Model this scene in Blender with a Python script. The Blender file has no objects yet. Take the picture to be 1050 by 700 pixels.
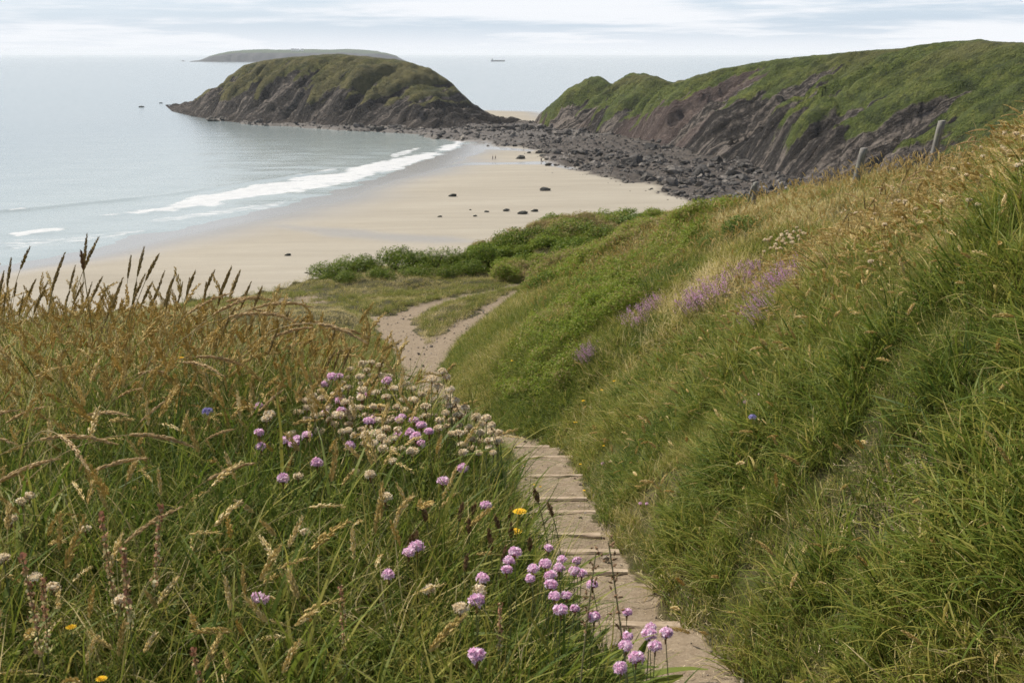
import math
import numpy as np
rng = np.random.default_rng(11)
# ---------------------------------------------------------------- camera model (photo 1050 x 700)
EYE = 38.0
F = 1200.0
PITCH = math.atan(295 / F)
CP, SP = math.cos(PITCH), math.sin(PITCH)
def ray(u, v):
    a = (np.asarray(u, float) - 525) / F
    b = (350 - np.asarray(v, float)) / F
    return a, CP + b * SP, -SP + b * CP
def on_level(u, v, z):
    a, dy, dz = ray(u, v)
    t = (z - EYE) / dz
    return a * t, dy * t
def on_drop(u, v, drop):
    x, y = on_level(u, v, EYE - drop)
    return x, y, np.full(np.shape(x), EYE - drop)
# ---------------------------------------------------------------- noise
def _hash(i, j, seed):
    h = (i.astype(np.int64) * 374761393 + j.astype(np.int64) * 668265263 + seed * 974711 + 1442695) & 0xFFFFFFFF
    h = ((h ^ (h >> 13)) * 1274126177) & 0xFFFFFFFF
    h = ((h ^ (h >> 16)) * 2246822519) & 0xFFFFFFFF
    return ((h ^ (h >> 15)) & 0xFFFFFF) / float(0xFFFFFF)
def vnoise(x, y, seed=0):
    x = np.asarray(x, float); y = np.asarray(y, float)
    x, y = np.broadcast_arrays(x, y)
    i = np.floor(x); j = np.floor(y)
    fx = x - i; fy = y - j
    fx = fx * fx * fx * (fx * (fx * 6 - 15) + 10); fy = fy * fy * fy * (fy * (fy * 6 - 15) + 10)
    a = _hash(i, j, seed); b = _hash(i + 1, j, seed); c = _hash(i, j + 1, seed); d = _hash(i + 1, j + 1, seed)
    return (a + (b - a) * fx + (c - a) * fy + (a - b - c + d) * fx * fy) * 2 - 1
def fbm(x, y, seed=0, octaves=4, gain=0.5):
    s = 0; amp = 1.0; f = 1.0
    for k in range(octaves):
        s = s + amp * vnoise(x * f + 17.3 * k, y * f - 9.1 * k, seed + k)
        amp *= gain; f *= 2.03
    return s
def sstep(a, b, x):
    t = np.clip((np.asarray(x, float) - a) / (b - a), 0, 1)
    return t * t * (3 - 2 * t)
def smax(a, b, k):
    return np.maximum(a, b) + k * np.exp(-np.abs(a - b) / k) * 0.35
def sinterp(x, xs, ys):
    # monotone-ish smooth interpolation (averaged linear)
    w = (xs[-1] - xs[0]) * 0
    d = np.maximum(0.5, np.abs(np.asarray(x, float)) * 0.06)
    return (np.interp(x - d, xs, ys) + 2 * np.interp(x, xs, ys) + np.interp(x + d, xs, ys)) / 4
# ---------------------------------------------------------------- near hillside
STEP_Y = [6.3, 7.7, 8.4, 9.07, 10.2, 10.95, 12.6, 14.3, 15.5]
def path_z(y):
    return sinterp(y, [-8, -3, 0, 6.3, 15.5, 20, 29, 36, 50, 70, 120], [-0.6, -1.2, -1.85, -3.28, -5.33, -6.35, -7.6, -8.3, -9.3, -9.6, -9.8])
def stair_z(y):
    y = np.asarray(y, float)
    z = path_z(y)
    for k, yk in enumerate(STEP_Y):
        a = STEP_Y[k - 1] if k else 4.9
        za = path_z(a) - (0.22 if k else 0.0)
        zb = path_z(yk)
        m = (y > a) & (y <= yk)
        z = np.where(m, za + (zb - za) * (y - a) / (yk - a), z)
    yl = STEP_Y[-1]
    m = (y > yl) & (y < yl + 1.6)
    z = np.where(m, path_z(yl) - 0.15 + (path_z(yl + 1.6) - path_z(yl) + 0.15) * (y - yl) / 1.6, z)
    return z
def path_c(y):
    return sinterp(y, [-8, 0, 4.8, 6.3, 7.7, 9, 11, 12.6, 15, 15.5, 18, 20, 24, 29, 32], [1.2, .92, .76, .69, .55, .46, .44, .46, .42, .36, -.45, -.92, -1.9, -2.4, -2.8])
def path_hw(y):
    return np.interp(y, [0, 5, 6.3, 8, 15, 18, 24, 29, 33], [.45, .40, .37, .345, .35, .34, .45, .60, .7])
def foot(y):
    return sinterp(y, [-8, 0, 4.8, 6.3, 7.7, 9, 12.6, 15.5, 18, 20, 24, 27, 29, 34.5, 38, 44, 50, 60, 75, 120], [1.7, 1.4, 1.2, 1.10, .92, .84, .86, .80, -.08, -.52, -1.42, -1.66, -1.70, -1.15, -.25, 1.5, 2.7, 5, 10, 30])
def edge_y(x):
    return np.interp(x, [-60, -30, -11, -8, -4, 0, 2.4, 6.4, 10, 16, 40, 80], [-10, 22, 44, 49, 54, 58.5, 62, 66, 67, 66, 60, 50])
def bank_y(x):
    return np.interp(x, [-9, -3, -1.4, -.6, -.3, -.05, .1, .25, .4, .6, .9], [5.2, 4.6, 4.12, 3.7, 3.3, 2.75, 2.15, 1.7, 1.1, .1, -2.2])
# trails on the terrace: (x, y, half width)
def _trail(px):
    out = []
    for u, v, wpx in px:
        d_ = 8.0
        for _ in range(8):
            x, y = on_level(u, v, EYE - d_); d_ = -float(path_z(y))
        t_ = float(y) * CP + d_ * SP
        out.append((float(x), float(y), .5 * wpx * t_ / F))
    return out
TRAIL_R = _trail([(437, 376, 44), (447, 362, 40), (462, 346, 34), (484, 328, 24), (508, 312, 17), (530, 299, 13)])
TRAIL_L = _trail([(432, 376, 44), (421, 356, 40), (408, 340, 46), (404, 329, 40), (424, 319, 28), (452, 309, 20), (488, 300, 15), (532, 292, 13)])
TRAIL_W = _trail([(404, 330, 36), (385, 325, 16), (368, 321, 6)])
def seg_dist(x, y, pts):
    best = np.full(np.shape(x), 1e9)
    for (x0, y0, w0), (x1, y1, w1) in zip(pts[:-1], pts[1:]):
        dx, dy = x1 - x0, y1 - y0
        t = np.clip(((x - x0) * dx + (y - y0) * dy) / (dx * dx + dy * dy), 0, 1)
        d = np.hypot(x - x0 - t * dx, y - y0 - t * dy) - (w0 + (w1 - w0) * t)
        best = np.minimum(best, d)
    return best
def path_sd(x, y):
    """signed distance (metres) to the trodden soil, negative on it"""
    x = np.asarray(x, float); y = np.asarray(y, float)
    d = np.abs(x - path_c(y)) - path_hw(y)
    d = np.where(y > 27.0, 9, d)
    for t in (TRAIL_L, TRAIL_R, TRAIL_W):
        d = np.minimum(d, seg_dist(x, y, t))
    return d
def hill_rel(x, y, detail=True):
    x = np.asarray(x, float); y = np.asarray(y, float)
    zc = path_z(y)
    s = np.maximum(0, x - foot(y))
    A = np.interp(y, [0, 6, 9, 12, 15, 20, 26, 34, 42, 55, 66, 80], [7.2, 7.15, 6.7, 6.05, 5.55, 5.05, 4.6, 4.25, 3.75, 2.2, 1.0, .6])
    zr = zc + A * (1 - np.exp(-s / 5.0)) + .03 * np.maximum(0, s - 6)
    pl = path_c(y) - path_hw(y)
    sl = np.where(y < 29, np.maximum(0, pl - x - .05), 0) * sstep(31, 22, y)
    zl = zc + .55 * np.minimum(sl, 1.3)
    zb = -1.05 - .05 * np.maximum(0, -x - 2) - .62 * np.log1p(np.exp((y - bank_y(x)) * 3)) / 3
    zb = np.where(x > 1.0, -9, zb)
    zleft = smax(zl, zb, .12)
    z = np.where(x > path_c(y), np.where(s > 0, zr, np.maximum(zc, np.where(x < 1.0, zb, -9))), zleft)
    # rim of turf on the terrace
    ey = edge_y(x)
    over = np.maximum(0, y - ey)
    z = z - .62 * over - .25 * np.exp(-np.maximum(0, ey - y) / 1.5) * (over <= 0)
    z = np.maximum(z, -36.8)
    if detail:
        amp = sstep(0.0, 1.2, path_sd(x, y))
        z = z + amp * ((.07 + .06 * (x > 1.2)) * fbm(x * .8, y * .8, 3, 4) + .22 * fbm(x * .16, y * .16, 8, 3) * sstep(8, 25, y))
        z = z + .012 * fbm(x * 5, y * 5, 21, 3) * (y < 30)
        # low turf hump between the two trails
    return z
def ground_rel(x, y):
    z = hill_rel(x, y)
    sd = path_sd(x, y)
    y = np.asarray(y, float)
    st = stair_z(y) + .010 * fbm(np.asarray(x) * 7, y * 7, 33, 3)
    k = sstep(.12, -.02, sd) * ((y > 4.0) & (y < 17.1))
    z = z * (1 - k) + st * k
    return z - .05 * sstep(.25, -.15, sd) * ((y <= 4.0) | (y >= 17.1))
import bpy, bmesh
from mathutils import Vector, Matrix
scene = bpy.context.scene
COL = scene.collection
R = math.radians
SUN_EL, SUN_AZ = 50.0, -50.0           # azimuth from +Y (view direction) towards -X (left)

def tag(o, label=None, cat=None, group=None, kind=None):
    if label: o['label'] = label
    if cat: o['category'] = cat
    if group: o['group'] = group
    if kind: o['kind'] = kind
    return o
def link_mesh(name, me, mats=(), parent=None):
    o = bpy.data.objects.new(name, me)
    for m in mats: me.materials.append(m)
    COL.objects.link(o)
    if parent: o.parent = parent
    return o
def empty(name, loc, rz=0.0, scale=1.0):
    o = bpy.data.objects.new(name, None); COL.objects.link(o)
    o.empty_display_size = .1
    o.location = loc; o.rotation_euler = (0, 0, rz); o.scale = (scale,) * 3
    return o
def dup(root):
    r = root.copy(); COL.objects.link(r)
    for ch in root.children:
        c = ch.copy(); COL.objects.link(c); c.parent = r
        for g in ch.children:
            d = g.copy(); COL.objects.link(d); d.parent = c
    return r

class MB:
    """collects vertices / faces with per-vertex floats 'rnd' and 'tt' and a material index per face"""
    def __init__(s): s.v = []; s.f = []; s.rnd = []; s.tt = []; s.mi = []
    def add(s, verts, faces, rnd=0.5, tt=0.5, mi=0):
        b = len(s.v)
        s.v.extend(tuple(map(float, p)) for p in verts)
        n = len(verts)
        s.rnd.extend([rnd] * n if np.isscalar(rnd) else list(rnd))
        s.tt.extend([tt] * n if np.isscalar(tt) else list(tt))
        s.f.extend(tuple(b + i for i in q) for q in faces); s.mi.extend([mi] * len(faces))
    def mesh(s, name, smooth=False):
        me = bpy.data.meshes.new(name)
        me.from_pydata(s.v, [], s.f)
        for nm, d in (('rnd', s.rnd), ('tt', s.tt)):
            a = me.attributes.new(nm, 'FLOAT', 'POINT'); a.data.foreach_set('value', np.array(d, np.float32))
        me.polygons.foreach_set('material_index', np.array(s.mi, np.int32))
        if smooth: me.polygons.foreach_set('use_smooth', np.ones(len(s.f), bool))
        me.update()
        return me

def grid_mesh(name, X, Y, Z, attrs=None, keep=None, smooth=True):
    ny, nx = X.shape
    me = bpy.data.meshes.new(name)
    idx = np.arange(nx * ny).reshape(ny, nx)
    q = np.stack([idx[:-1, :-1], idx[:-1, 1:], idx[1:, 1:], idx[1:, :-1]], -1).reshape(-1, 4)
    if keep is not None: q = q[keep.reshape(-1)]
    used = np.zeros(nx * ny, bool); used[q.reshape(-1)] = True
    remap = np.cumsum(used) - 1
    P = np.stack([X, Y, Z], -1).reshape(-1, 3)[used].astype(np.float32)
    q = remap[q].astype(np.int32)
    me.vertices.add(len(P)); me.vertices.foreach_set('co', P.reshape(-1))
    me.loops.add(q.size); me.loops.foreach_set('vertex_index', q.reshape(-1))
    me.polygons.add(len(q)); me.polygons.foreach_set('loop_start', np.arange(0, q.size, 4, dtype=np.int32))
    me.polygons.foreach_set('use_smooth', np.full(len(q), smooth))
    for k, a in (attrs or {}).items():
        at = me.attributes.new(k, 'FLOAT', 'POINT')
        at.data.foreach_set('value', np.broadcast_to(a, X.shape).reshape(-1)[used].astype(np.float32))
    me.update(calc_edges=True); me.validate()
    return me

# ---------------------------------------------------------------- node helpers
class NT:
    def __init__(s, tree): s.t = tree; s.nodes = tree.nodes; s.links = tree.links
    def n(s, typ, props=None, **inp):
        nd = s.nodes.new(typ)
        for k, v in (props or {}).items(): setattr(nd, k, v)
        for k, v in inp.items():
            key = int(k[1:]) if k[0] == '_' else k.replace('_', ' ')
            s.set(nd.inputs[key], v)
        return nd
    def set(s, sock, v):
        if isinstance(v, bpy.types.NodeSocket): s.links.new(v, sock)
        elif isinstance(v, bpy.types.Node): s.links.new(v.outputs[0], sock)
        else:
            if sock.type == 'RGBA' and len(v) == 3: v = (*v, 1)
            sock.default_value = v
    def math(s, op, a, b=0.0, clamp=False):
        return s.n('ShaderNodeMath', dict(operation=op, use_clamp=clamp), _0=a, _1=b).outputs[0]
    def mix(s, fac, a, b, mode='MIX'):
        nd = s.nodes.new('ShaderNodeMix'); nd.data_type = 'RGBA'; nd.blend_type = mode
        s.set(nd.inputs[0], fac); s.set(nd.inputs[6], a); s.set(nd.inputs[7], b)
        return nd.outputs[2]
    def ramp(s, fac, stops, interp='LINEAR'):
        nd = s.nodes.new('ShaderNodeValToRGB'); cr = nd.color_ramp; cr.interpolation = interp
        while len(cr.elements) < len(stops): cr.elements.new(.5)
        for e, (p, c) in zip(cr.elements, stops):
            e.position = p; e.color = (*c, 1) if len(c) == 3 else c
        s.set(nd.inputs[0], fac); return nd.outputs[0]
    def rng(s, v, a, b, c=0.0, d=1.0, smooth=False):
        nd = s.n('ShaderNodeMapRange', dict(interpolation_type='SMOOTHSTEP' if smooth else 'LINEAR'), _0=v, _1=a, _2=b, _3=c, _4=d)
        return nd.outputs[0]
    def attr(s, name, typ='GEOMETRY'):
        return s.n('ShaderNodeAttribute', dict(attribute_name=name, attribute_type=typ)).outputs['Fac']
    def noise(s, vec, scale, detail=3.0, rough=.5, dim='3D', dist=0.0):
        nd = s.n('ShaderNodeTexNoise', dict(noise_dimensions=dim), Scale=scale, Detail=detail, Roughness=rough, Distortion=dist)
        if vec is not None: s.set(nd.inputs['Vector'], vec)
        return nd.outputs['Fac']
    def mapping(s, vec, rot=(0, 0, 0), scale=(1, 1, 1)):
        return s.n('ShaderNodeMapping', None, Vector=vec, Rotation=rot, Scale=scale).outputs[0]
    def pos(s): return s.n('ShaderNodeNewGeometry').outputs['Position']
    def obj(s): return s.n('ShaderNodeTexCoord').outputs['Object']
    def bump(s, h, strength=.5, dist=.1):
        return s.n('ShaderNodeBump', None, Height=h, Strength=strength, Distance=dist).outputs[0]
def material(name):
    m = bpy.data.materials.new(name); m.use_nodes = True
    m.node_tree.nodes.clear()
    t = NT(m.node_tree); t.out = t.n('ShaderNodeOutputMaterial')
    return m, t
def principled(t, color, rough=.8, spec=.3, normal=None, **kw):
    b = t.n('ShaderNodeBsdfPrincipled')
    t.set(b.inputs['Base Color'], color); t.set(b.inputs['Roughness'], rough); t.set(b.inputs['Specular IOR Level'], spec)
    if normal is not None: t.set(b.inputs['Normal'], normal)
    for k, v in kw.items(): t.set(b.inputs[k.replace('_', ' ')], v)
    return b.outputs[0]
def finish(t, sh): t.links.new(sh, t.out.inputs['Surface'])
def leafy(t, color, trans=.35, rough=.6, spec=.12, tcol=None):
    d = principled(t, color, rough, spec)
    tr = t.n('ShaderNodeBsdfTranslucent', None, Color=tcol if tcol is not None else color).outputs[0]
    return t.n('ShaderNodeMixShader', None, _0=trans, _1=d, _2=tr).outputs[0]
def plain_mat(name, col, rough=.7, spec=.3, var=.25, scale=8.0):
    m, t = material(name)
    n = t.noise(t.obj(), scale, 4)
    c = t.mix(t.rng(n, .3, .7), tuple(k * (1 - var) for k in col), tuple(min(1, k * (1 + var)) for k in col))
    finish(t, principled(t, c, rough, spec)); return m

# ---------------------------------------------------------------- camera, sun, sky, air
cam_d = bpy.data.cameras.new('camera'); cam = bpy.data.objects.new('camera', cam_d); COL.objects.link(cam)
cam.location = (0, 0, EYE); cam.rotation_euler = (R(90) - PITCH, 0, 0)
cam_d.sensor_fit = 'HORIZONTAL'; cam_d.sensor_width = 36.0; cam_d.lens = 36.0 * F / 1050
cam_d.clip_start = .05; cam_d.clip_end = 120000
cam_d.dof.use_dof = True; cam_d.dof.focus_distance = 4.5; cam_d.dof.aperture_fstop = 16
scene.camera = cam

sun_d = bpy.data.lights.new('sun', 'SUN'); sun = bpy.data.objects.new('sun', sun_d); COL.objects.link(sun)
sd = Vector((math.sin(R(SUN_AZ)) * math.cos(R(SUN_EL)), math.cos(R(SUN_AZ)) * math.cos(R(SUN_EL)), math.sin(R(SUN_EL))))
sun.rotation_euler = sd.to_track_quat('Z', 'Y').to_euler(); sun.location = (-40, 20, 80)
sun_d.energy = 5.0; sun_d.angle = R(1.5); sun_d.color = (1.0, .925, .81)

world = bpy.data.worlds.new('World'); scene.world = world; world.use_nodes = True
world.node_tree.nodes.clear()
w = NT(world.node_tree)
sky = w.n('ShaderNodeTexSky', dict(sky_type='NISHITA', sun_disc=False, sun_elevation=R(SUN_EL), sun_rotation=R(SUN_AZ), air_density=1.0, dust_density=1.6, ozone_density=1.0))
gen = w.n('ShaderNodeTexCoord').outputs['Generated']
n1 = w.noise(w.mapping(gen, scale=(3.2, 3.2, 42)), 1.0, 6, .60, dist=.25)
n2 = w.noise(w.mapping(gen, rot=(.02, .015, 0), scale=(9, 9, 150)), 1.0, 4, .6)
cov = w.math('ADD', w.math('MULTIPLY', n1, .68), w.math('MULTIPLY', n2, .32))
mask = w.rng(cov, .42, .58, .12, 1.0, True)
low = w.rng(w.n('ShaderNodeSeparateXYZ', None, Vector=gen).outputs[2], .0, .03, 1.0, 0.0, True)
mask = w.math('MAXIMUM', mask, w.math('MULTIPLY', low, .9))
CLOUD = (6.9, 7.1, 7.4)
BLUE = (4.5, 5.65, 7.0)
thin = w.mix(.75, sky.outputs[0], BLUE)
skyc = w.mix(mask, thin, CLOUD)
over = w.mix(w.math('MULTIPLY', mask, .30), sky.outputs[0], (2.8, 2.8, 2.85))
skyc = w.mix(w.rng(w.n('ShaderNodeSeparateXYZ', None, Vector=gen).outputs[2], .14, .55, 0.0, 1.0, True), skyc, over)
bg = w.n('ShaderNodeBackground', None, Color=skyc, Strength=.105)
w.links.new(bg.outputs[0], w.n('ShaderNodeOutputWorld').inputs['Surface'])

vs = scene.view_settings
vs.view_transform = 'Standard'; vs.look = 'None'; vs.gamma = 1.0; vs.exposure = 0.36; vs.use_curve_mapping = False
scene.cycles.max_bounces = 8; scene.cycles.diffuse_bounces = 3; scene.cycles.glossy_bounces = 3
scene.cycles.transmission_bounces = 4; scene.cycles.volume_bounces = 2; scene.cycles.transparent_max_bounces = 8
scene.cycles.use_denoising = True
try: scene.cycles.denoising_prefilter = 'FAST'; scene.cycles.denoising_input_passes = 'RGB_ALBEDO_NORMAL'
except Exception: pass
try: scene.cycles.denoiser = 'OPENIMAGEDENOISE'
except Exception: pass

HB = 34000.0
me = bpy.data.meshes.new('haze')
zb_, zt_ = -9.0, 64.0
me.from_pydata([(-HB, -HB, zb_), (HB, -HB, zb_), (HB, HB, zb_), (-HB, HB, zb_), (-HB, -HB, zt_), (HB, -HB, zt_), (HB, HB, zt_), (-HB, HB, zt_)], [],
               [(0, 3, 2, 1), (4, 5, 6, 7), (0, 1, 5, 4), (1, 2, 6, 5), (2, 3, 7, 6), (3, 0, 4, 7)])
hm, t = material('sea_air')
vol = t.n('ShaderNodeVolumePrincipled', None, Color=(.94, .97, 1.0), Density=0.52e-4, Anisotropy=0.0)
t.links.new(vol.outputs[0], t.out.inputs['Volume'])
tag(link_mesh('haze', me, [hm]), kind='stuff')
# ================================================================ beach, sea, islands, headland
def poly_px(pts, z=0.0): return [tuple(float(k) for k in on_level(u, v, z)) for u, v in pts]
def inside(x, y, poly):
    r = np.zeros(np.shape(x), bool); n = len(poly)
    for i in range(n):
        x0, y0 = poly[i]; x1, y1 = poly[(i + 1) % n]
        if y0 == y1: continue
        c = ((y0 > y) != (y1 > y)) & (x < (x1 - x0) * (y - y0) / (y1 - y0) + x0)
        r ^= c
    return r
def line_dist(x, y, pts, closed=False):
    best = np.full(np.shape(x), 1e18)
    P = pts + [pts[0]] if closed else pts
    for (x0, y0), (x1, y1) in zip(P[:-1], P[1:]):
        dx, dy = x1 - x0, y1 - y0
        t = np.clip(((x - x0) * dx + (y - y0) * dy) / (dx * dx + dy * dy + 1e-9), 0, 1)
        best = np.minimum(best, (x - x0 - t * dx) ** 2 + (y - y0 - t * dy) ** 2)
    return np.sqrt(best)
def poly_sd(x, y, poly):       # positive inside
    d = line_dist(x, y, poly, True); return np.where(inside(x, y, poly), d, -d)

SHORE = [(-2500., -400.), (-900., 60.), (-300., 175.)] + poly_px([(-60, 281), (0, 272), (60, 260), (130, 243), (230, 222), (300, 207), (400, 178), (450, 160), (474, 148)]) + [(5., 560.), (40., 575.)]
LAND = SHORE + [(900., 575.), (900., -600.), (-2500., -600.)]
BACK = poly_px([(498, 117), (530, 116), (560, 118)]) 
BACKBEACH = poly_px([(440, 113.5), (500, 112.8), (560, 114.5)]) + [(60., 640.), (-25., 600.)]
ROCKS = poly_px([(395, 131), (470, 131), (500, 124), (522, 121.5), (545, 124), (575, 127), (600, 128), (650, 134), (700, 149), (760, 160), (800, 176), (860, 186), (920, 196), (920, 240), (850, 230), (770, 221), (735, 211), (690, 200), (650, 185), (620, 177), (590, 170), (566, 166), (556, 160), (548, 152), (520, 148), (500, 144), (470, 142), (430, 138)], 1.5)
APRON = poly_px([(205, 119), (222, 123), (262, 128), (330, 131), (400, 135), (440, 139), (500, 141), (520, 124), (490, 122), (440, 120), (400, 119), (300, 114), (230, 110)], .8)
def rock_field(x, y):
    a = poly_sd(x, y, ROCKS) + 5.0 * fbm(x * .06, y * .06, 44, 3)
    b = poly_sd(x, y, APRON) + 6.0 * fbm(x * .05, y * .05, 45, 3) - 1
    return np.maximum(a, b)
def sand_z(x, y):
    x = np.asarray(x, float); y = np.asarray(y, float)
    d = line_dist(x, y, SHORE); d = np.where(inside(x, y, LAND), d, -d)
    db = poly_sd(x, y, BACKBEACH)
    d = np.maximum(d, db)
    z = np.where(d > 0, 3.2 * (1 - np.exp(-d / 150.0)), d * .03)
    z = z + .05 * fbm(x * .05, y * .08, 5, 3) * sstep(0, 20, d)
    z = np.maximum(z, -6.0)
    r = rock_field(x, y)
    k = sstep(-3, 6, r)
    z = z * (1 - k) + (np.maximum(z, .5) + .35 + .9 * fbm(x * .09, y * .09, 9, 3)) * k + .5 * k * fbm(x * .5, y * .5, 12, 2)
    return z
def on_sand(u, v):
    z = 1.0
    for _ in range(6):
        x, y = on_level(u, v, z); z = float(sand_z(np.array([x]), np.array([y]))[0])
    return float(x), float(y), z

xs = np.concatenate([np.arange(-2500, -340, 40.), np.arange(-340, 180, 2.0), np.arange(180, 640, 20.)])
ys = np.concatenate([np.arange(-600, 150, 30.), np.arange(150, 420, 2.0), np.arange(420, 860, 2.5), np.arange(860, 1300, 40.)])
X, Y = np.meshgrid(xs, ys)
Z = sand_z(X, Y)
d = line_dist(X, Y, SHORE); d = np.where(inside(X, Y, LAND), d, -d)
d = np.maximum(d, poly_sd(X, Y, BACKBEACH))
wet = sstep(34 + 14 * fbm(X * .02, Y * .02, 71, 2), 2, d)
for pl, soft in (([(225, 213), (262, 219), (330, 228), (420, 238), (495, 245), (495, 249), (410, 245), (330, 238), (262, 228), (215, 228)], 3.5),
                 ([(440, 167), (480, 163.5), (560, 163.5), (575, 167.5), (600, 172), (588, 173), (556, 166.8), (480, 166), (440, 170)], 1.2),
                 ([(470, 141), (505, 147), (545, 151), (545, 153), (500, 150.5), (480, 162), (470, 163), (460, 163)], 2.5)):
    wet = np.maximum(wet, (.62 if soft > 3 else .9) * sstep(-soft, soft, poly_sd(X, Y, poly_px(pl, 1.5)) + soft * .8 * fbm(X * .06, Y * .03, 72, 3)))
rk = sstep(-1.5, 2.5, rock_field(X, Y))
seab = sstep(0, -25, d)

m_sand, t = material('beach_sand')
P = t.pos()
nA = t.noise(t.mapping(P, rot=(0, 0, R(58)), scale=(.012, .10, 1)), 1.0, 5, .55)
nB = t.noise(P, .35, 5, .6)
nC = t.noise(t.mapping(P, rot=(0, 0, R(35)), scale=(.05, .35, 1)), 1.0, 4, .6)
dry = t.ramp(t.math('ADD', t.math('MULTIPLY', nA, .6), t.math('MULTIPLY', nC, .4)), [(.3, (.246, .219, .168)), (.5, (.292, .262, .205)), (.72, (.345, .317, .254))])
dry = t.mix(t.rng(nB, .3, .8, 0, .25), dry, (.245, .223, .182))
wetc = (.20, .187, .163)
wv = t.attr('wet')
c = t.mix(wv, dry, wetc)
rockc = t.ramp(t.noise(P, .8, 5, .65), [(.3, (.028, .024, .020)), (.55, (.062, .052, .043)), (.8, (.14, .118, .096))])
rv = t.attr('rock')
c = t.mix(rv, c, rockc)
rough = t.rng(t.math('MULTIPLY', wv, t.math('SUBTRACT', 1.0, rv)), .15, .9, .85, .20)
finish(t, principled(t, c, rough, t.rng(wv, 0, 1, .2, .6), t.bump(t.noise(P, 1.2, 4), t.rng(wv, 0, .8, .25, .04), .25)))
tag(link_mesh('beach', grid_mesh('beach', X, Y, Z, dict(wet=wet, rock=rk)), [m_sand]), kind='structure')

# ---- sea
def grow(a, b, s0, g):
    o = [a]; s = s0
    while abs(o[-1] - a) < abs(b - a): o.append(o[-1] + math.copysign(s, b - a)); s *= g
    return o[1:]
xs = np.array(sorted(grow(-300., -33000, 2, 1.10) + list(np.arange(-300, 60, 1.5)) + grow(60., 33000, 2, 1.12)))
ys = np.array(sorted(grow(170., -2000, 3, 1.2) + list(np.arange(170, 480, 1.5)) + list(np.arange(480, 760, 2.5)) + grow(760., 33000, 3, 1.07)))
X, Y = np.meshgrid(xs, ys)
d = line_dist(X, Y, SHORE); d = np.where(inside(X, Y, LAND), d, -d)       # negative at sea
off = -d
near = sstep(260, 20, off) * (Y < 900)
ph = off + 5 * fbm(X * .012, Y * .012, 81, 3)
ZS = near * (.10 * np.sin(ph / 4.2) * sstep(200, 30, off) + .10 * fbm(X * .05, Y * .12, 83, 3))
# the line of swell that stands up before it breaks
sw_line = poly_px([(-60, 226), (0, 217), (45, 213), (90, 208.5), (140, 203), (190, 197), (250, 189), (300, 181), (340, 174)])
sd_ = line_dist(X, Y, sw_line)
ZS += .42 * np.exp(-(sd_ / 2.0) ** 2) * (.7 + .5 * fbm(X * .04, Y * .04, 84, 2)) * (off > 0)
foam = np.zeros_like(X)
def foam_poly(px, soft, amt=1.0, noise=.9, freq=.10, seed=90):
    q = poly_sd(X, Y, poly_px(px)) + soft * noise * 1.6 * fbm(X * freq, Y * freq * .7, seed, 4)
    return amt * sstep(-1.0 * soft, 1.2 * soft, q)
foam = np.maximum(foam, foam_poly([(100, 222), (150, 213), (200, 201), (260, 190), (330, 179), (380, 169.5), (430, 158), (455, 150), (470, 143.5), (478, 145), (472, 151), (440, 164), (400, 177), (340, 190), (280, 200), (210, 212), (150, 220)], 2.2))
foam = np.maximum(foam, foam_poly([(150, 227), (200, 219), (270, 210), (320, 199), (320, 201), (270, 214), (215, 222), (160, 229)], 1.2, .62))
foam = np.maximum(foam, foam_poly([(8, 240.5), (35, 236), (65, 233.5), (66, 236), (35, 239.5), (15, 243)], .8))
foam = np.maximum(foam, foam_poly([(-20, 250), (30, 244), (75, 241), (130, 237), (145, 238), (90, 248), (40, 256), (-20, 266)], 3.0, .62, 1.2, .2))
foam = np.maximum(foam, foam_poly([(395, 160), (432, 150), (440, 148), (432, 153), (405, 162)], 1.0, .8))
foam = np.maximum(foam, .9 * np.exp(-((sd_ - .8) / 1.1) ** 2) * sstep(-.15, .45, fbm(X * .06, Y * .06, 95, 3)) * (off > 0))
foam = np.maximum(foam, foam_poly([(455, 112.6), (500, 111.6), (565, 113.4), (565, 114.6), (500, 113.0), (455, 113.8)], 2.0, .45) * (Y > 600))
ZS += .16 * foam * (.6 + fbm(X * .4, Y * .4, 97, 2))
ZS = np.where(off > 3000, 0, ZS)
shal = sstep(230, 15, off)
m_sea, t = material('sea_water')
P = t.pos()
sh_ = t.attr('shallow')
pat = t.noise(t.mapping(P, rot=(0, 0, R(-20)), scale=(.0016, .006, 1)), 1.0, 4, .55)
body = t.mix(sh_, (.165, .205, .212), (.26, .30, .285))
body = t.mix(t.rng(pat, .35, .7, 0, .35), body, (.20, .23, .24))
fo = t.attr('foam')
fn = t.noise(t.mapping(P, rot=(0, 0, R(-25)), scale=(.5, 1, 1)), .55, 6, .72)
fn2 = t.noise(t.mapping(P, rot=(0, 0, R(-28)), scale=(.10, .42, 1)), 1.0, 5, .65)
fmask = t.rng(t.math('ADD', fo, t.math('ADD', t.math('MULTIPLY', t.math('SUBTRACT', fn, .5), 1.5), t.math('MULTIPLY', t.math('SUBTRACT', fn2, .5), 1.3))), .42, 1.0, 0, .92, True)
wav = t.math('ADD', t.math('MULTIPLY', t.noise(t.mapping(P, rot=(0, 0, R(-25)), scale=(.10, .33, 1)), 1.0, 5, .6), 1.0),
             t.math('MULTIPLY', t.noise(t.mapping(P, rot=(0, 0, R(-10)), scale=(.02, .06, 1)), 1.0, 3, .5), 1.6))
water = principled(t, body, .16, .5, t.bump(wav, .5, .30), IOR=1.33)
foams = principled(t, (.50, .51, .51), .8, .2, t.bump(fn, .5, .5))
finish(t, t.n('ShaderNodeMixShader', None, _0=fmask, _1=water, _2=foams).outputs[0])
tag(link_mesh('sea', grid_mesh('sea', X, Y, ZS, dict(foam=foam, shallow=shal)), [m_sea]), kind='structure')

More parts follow.
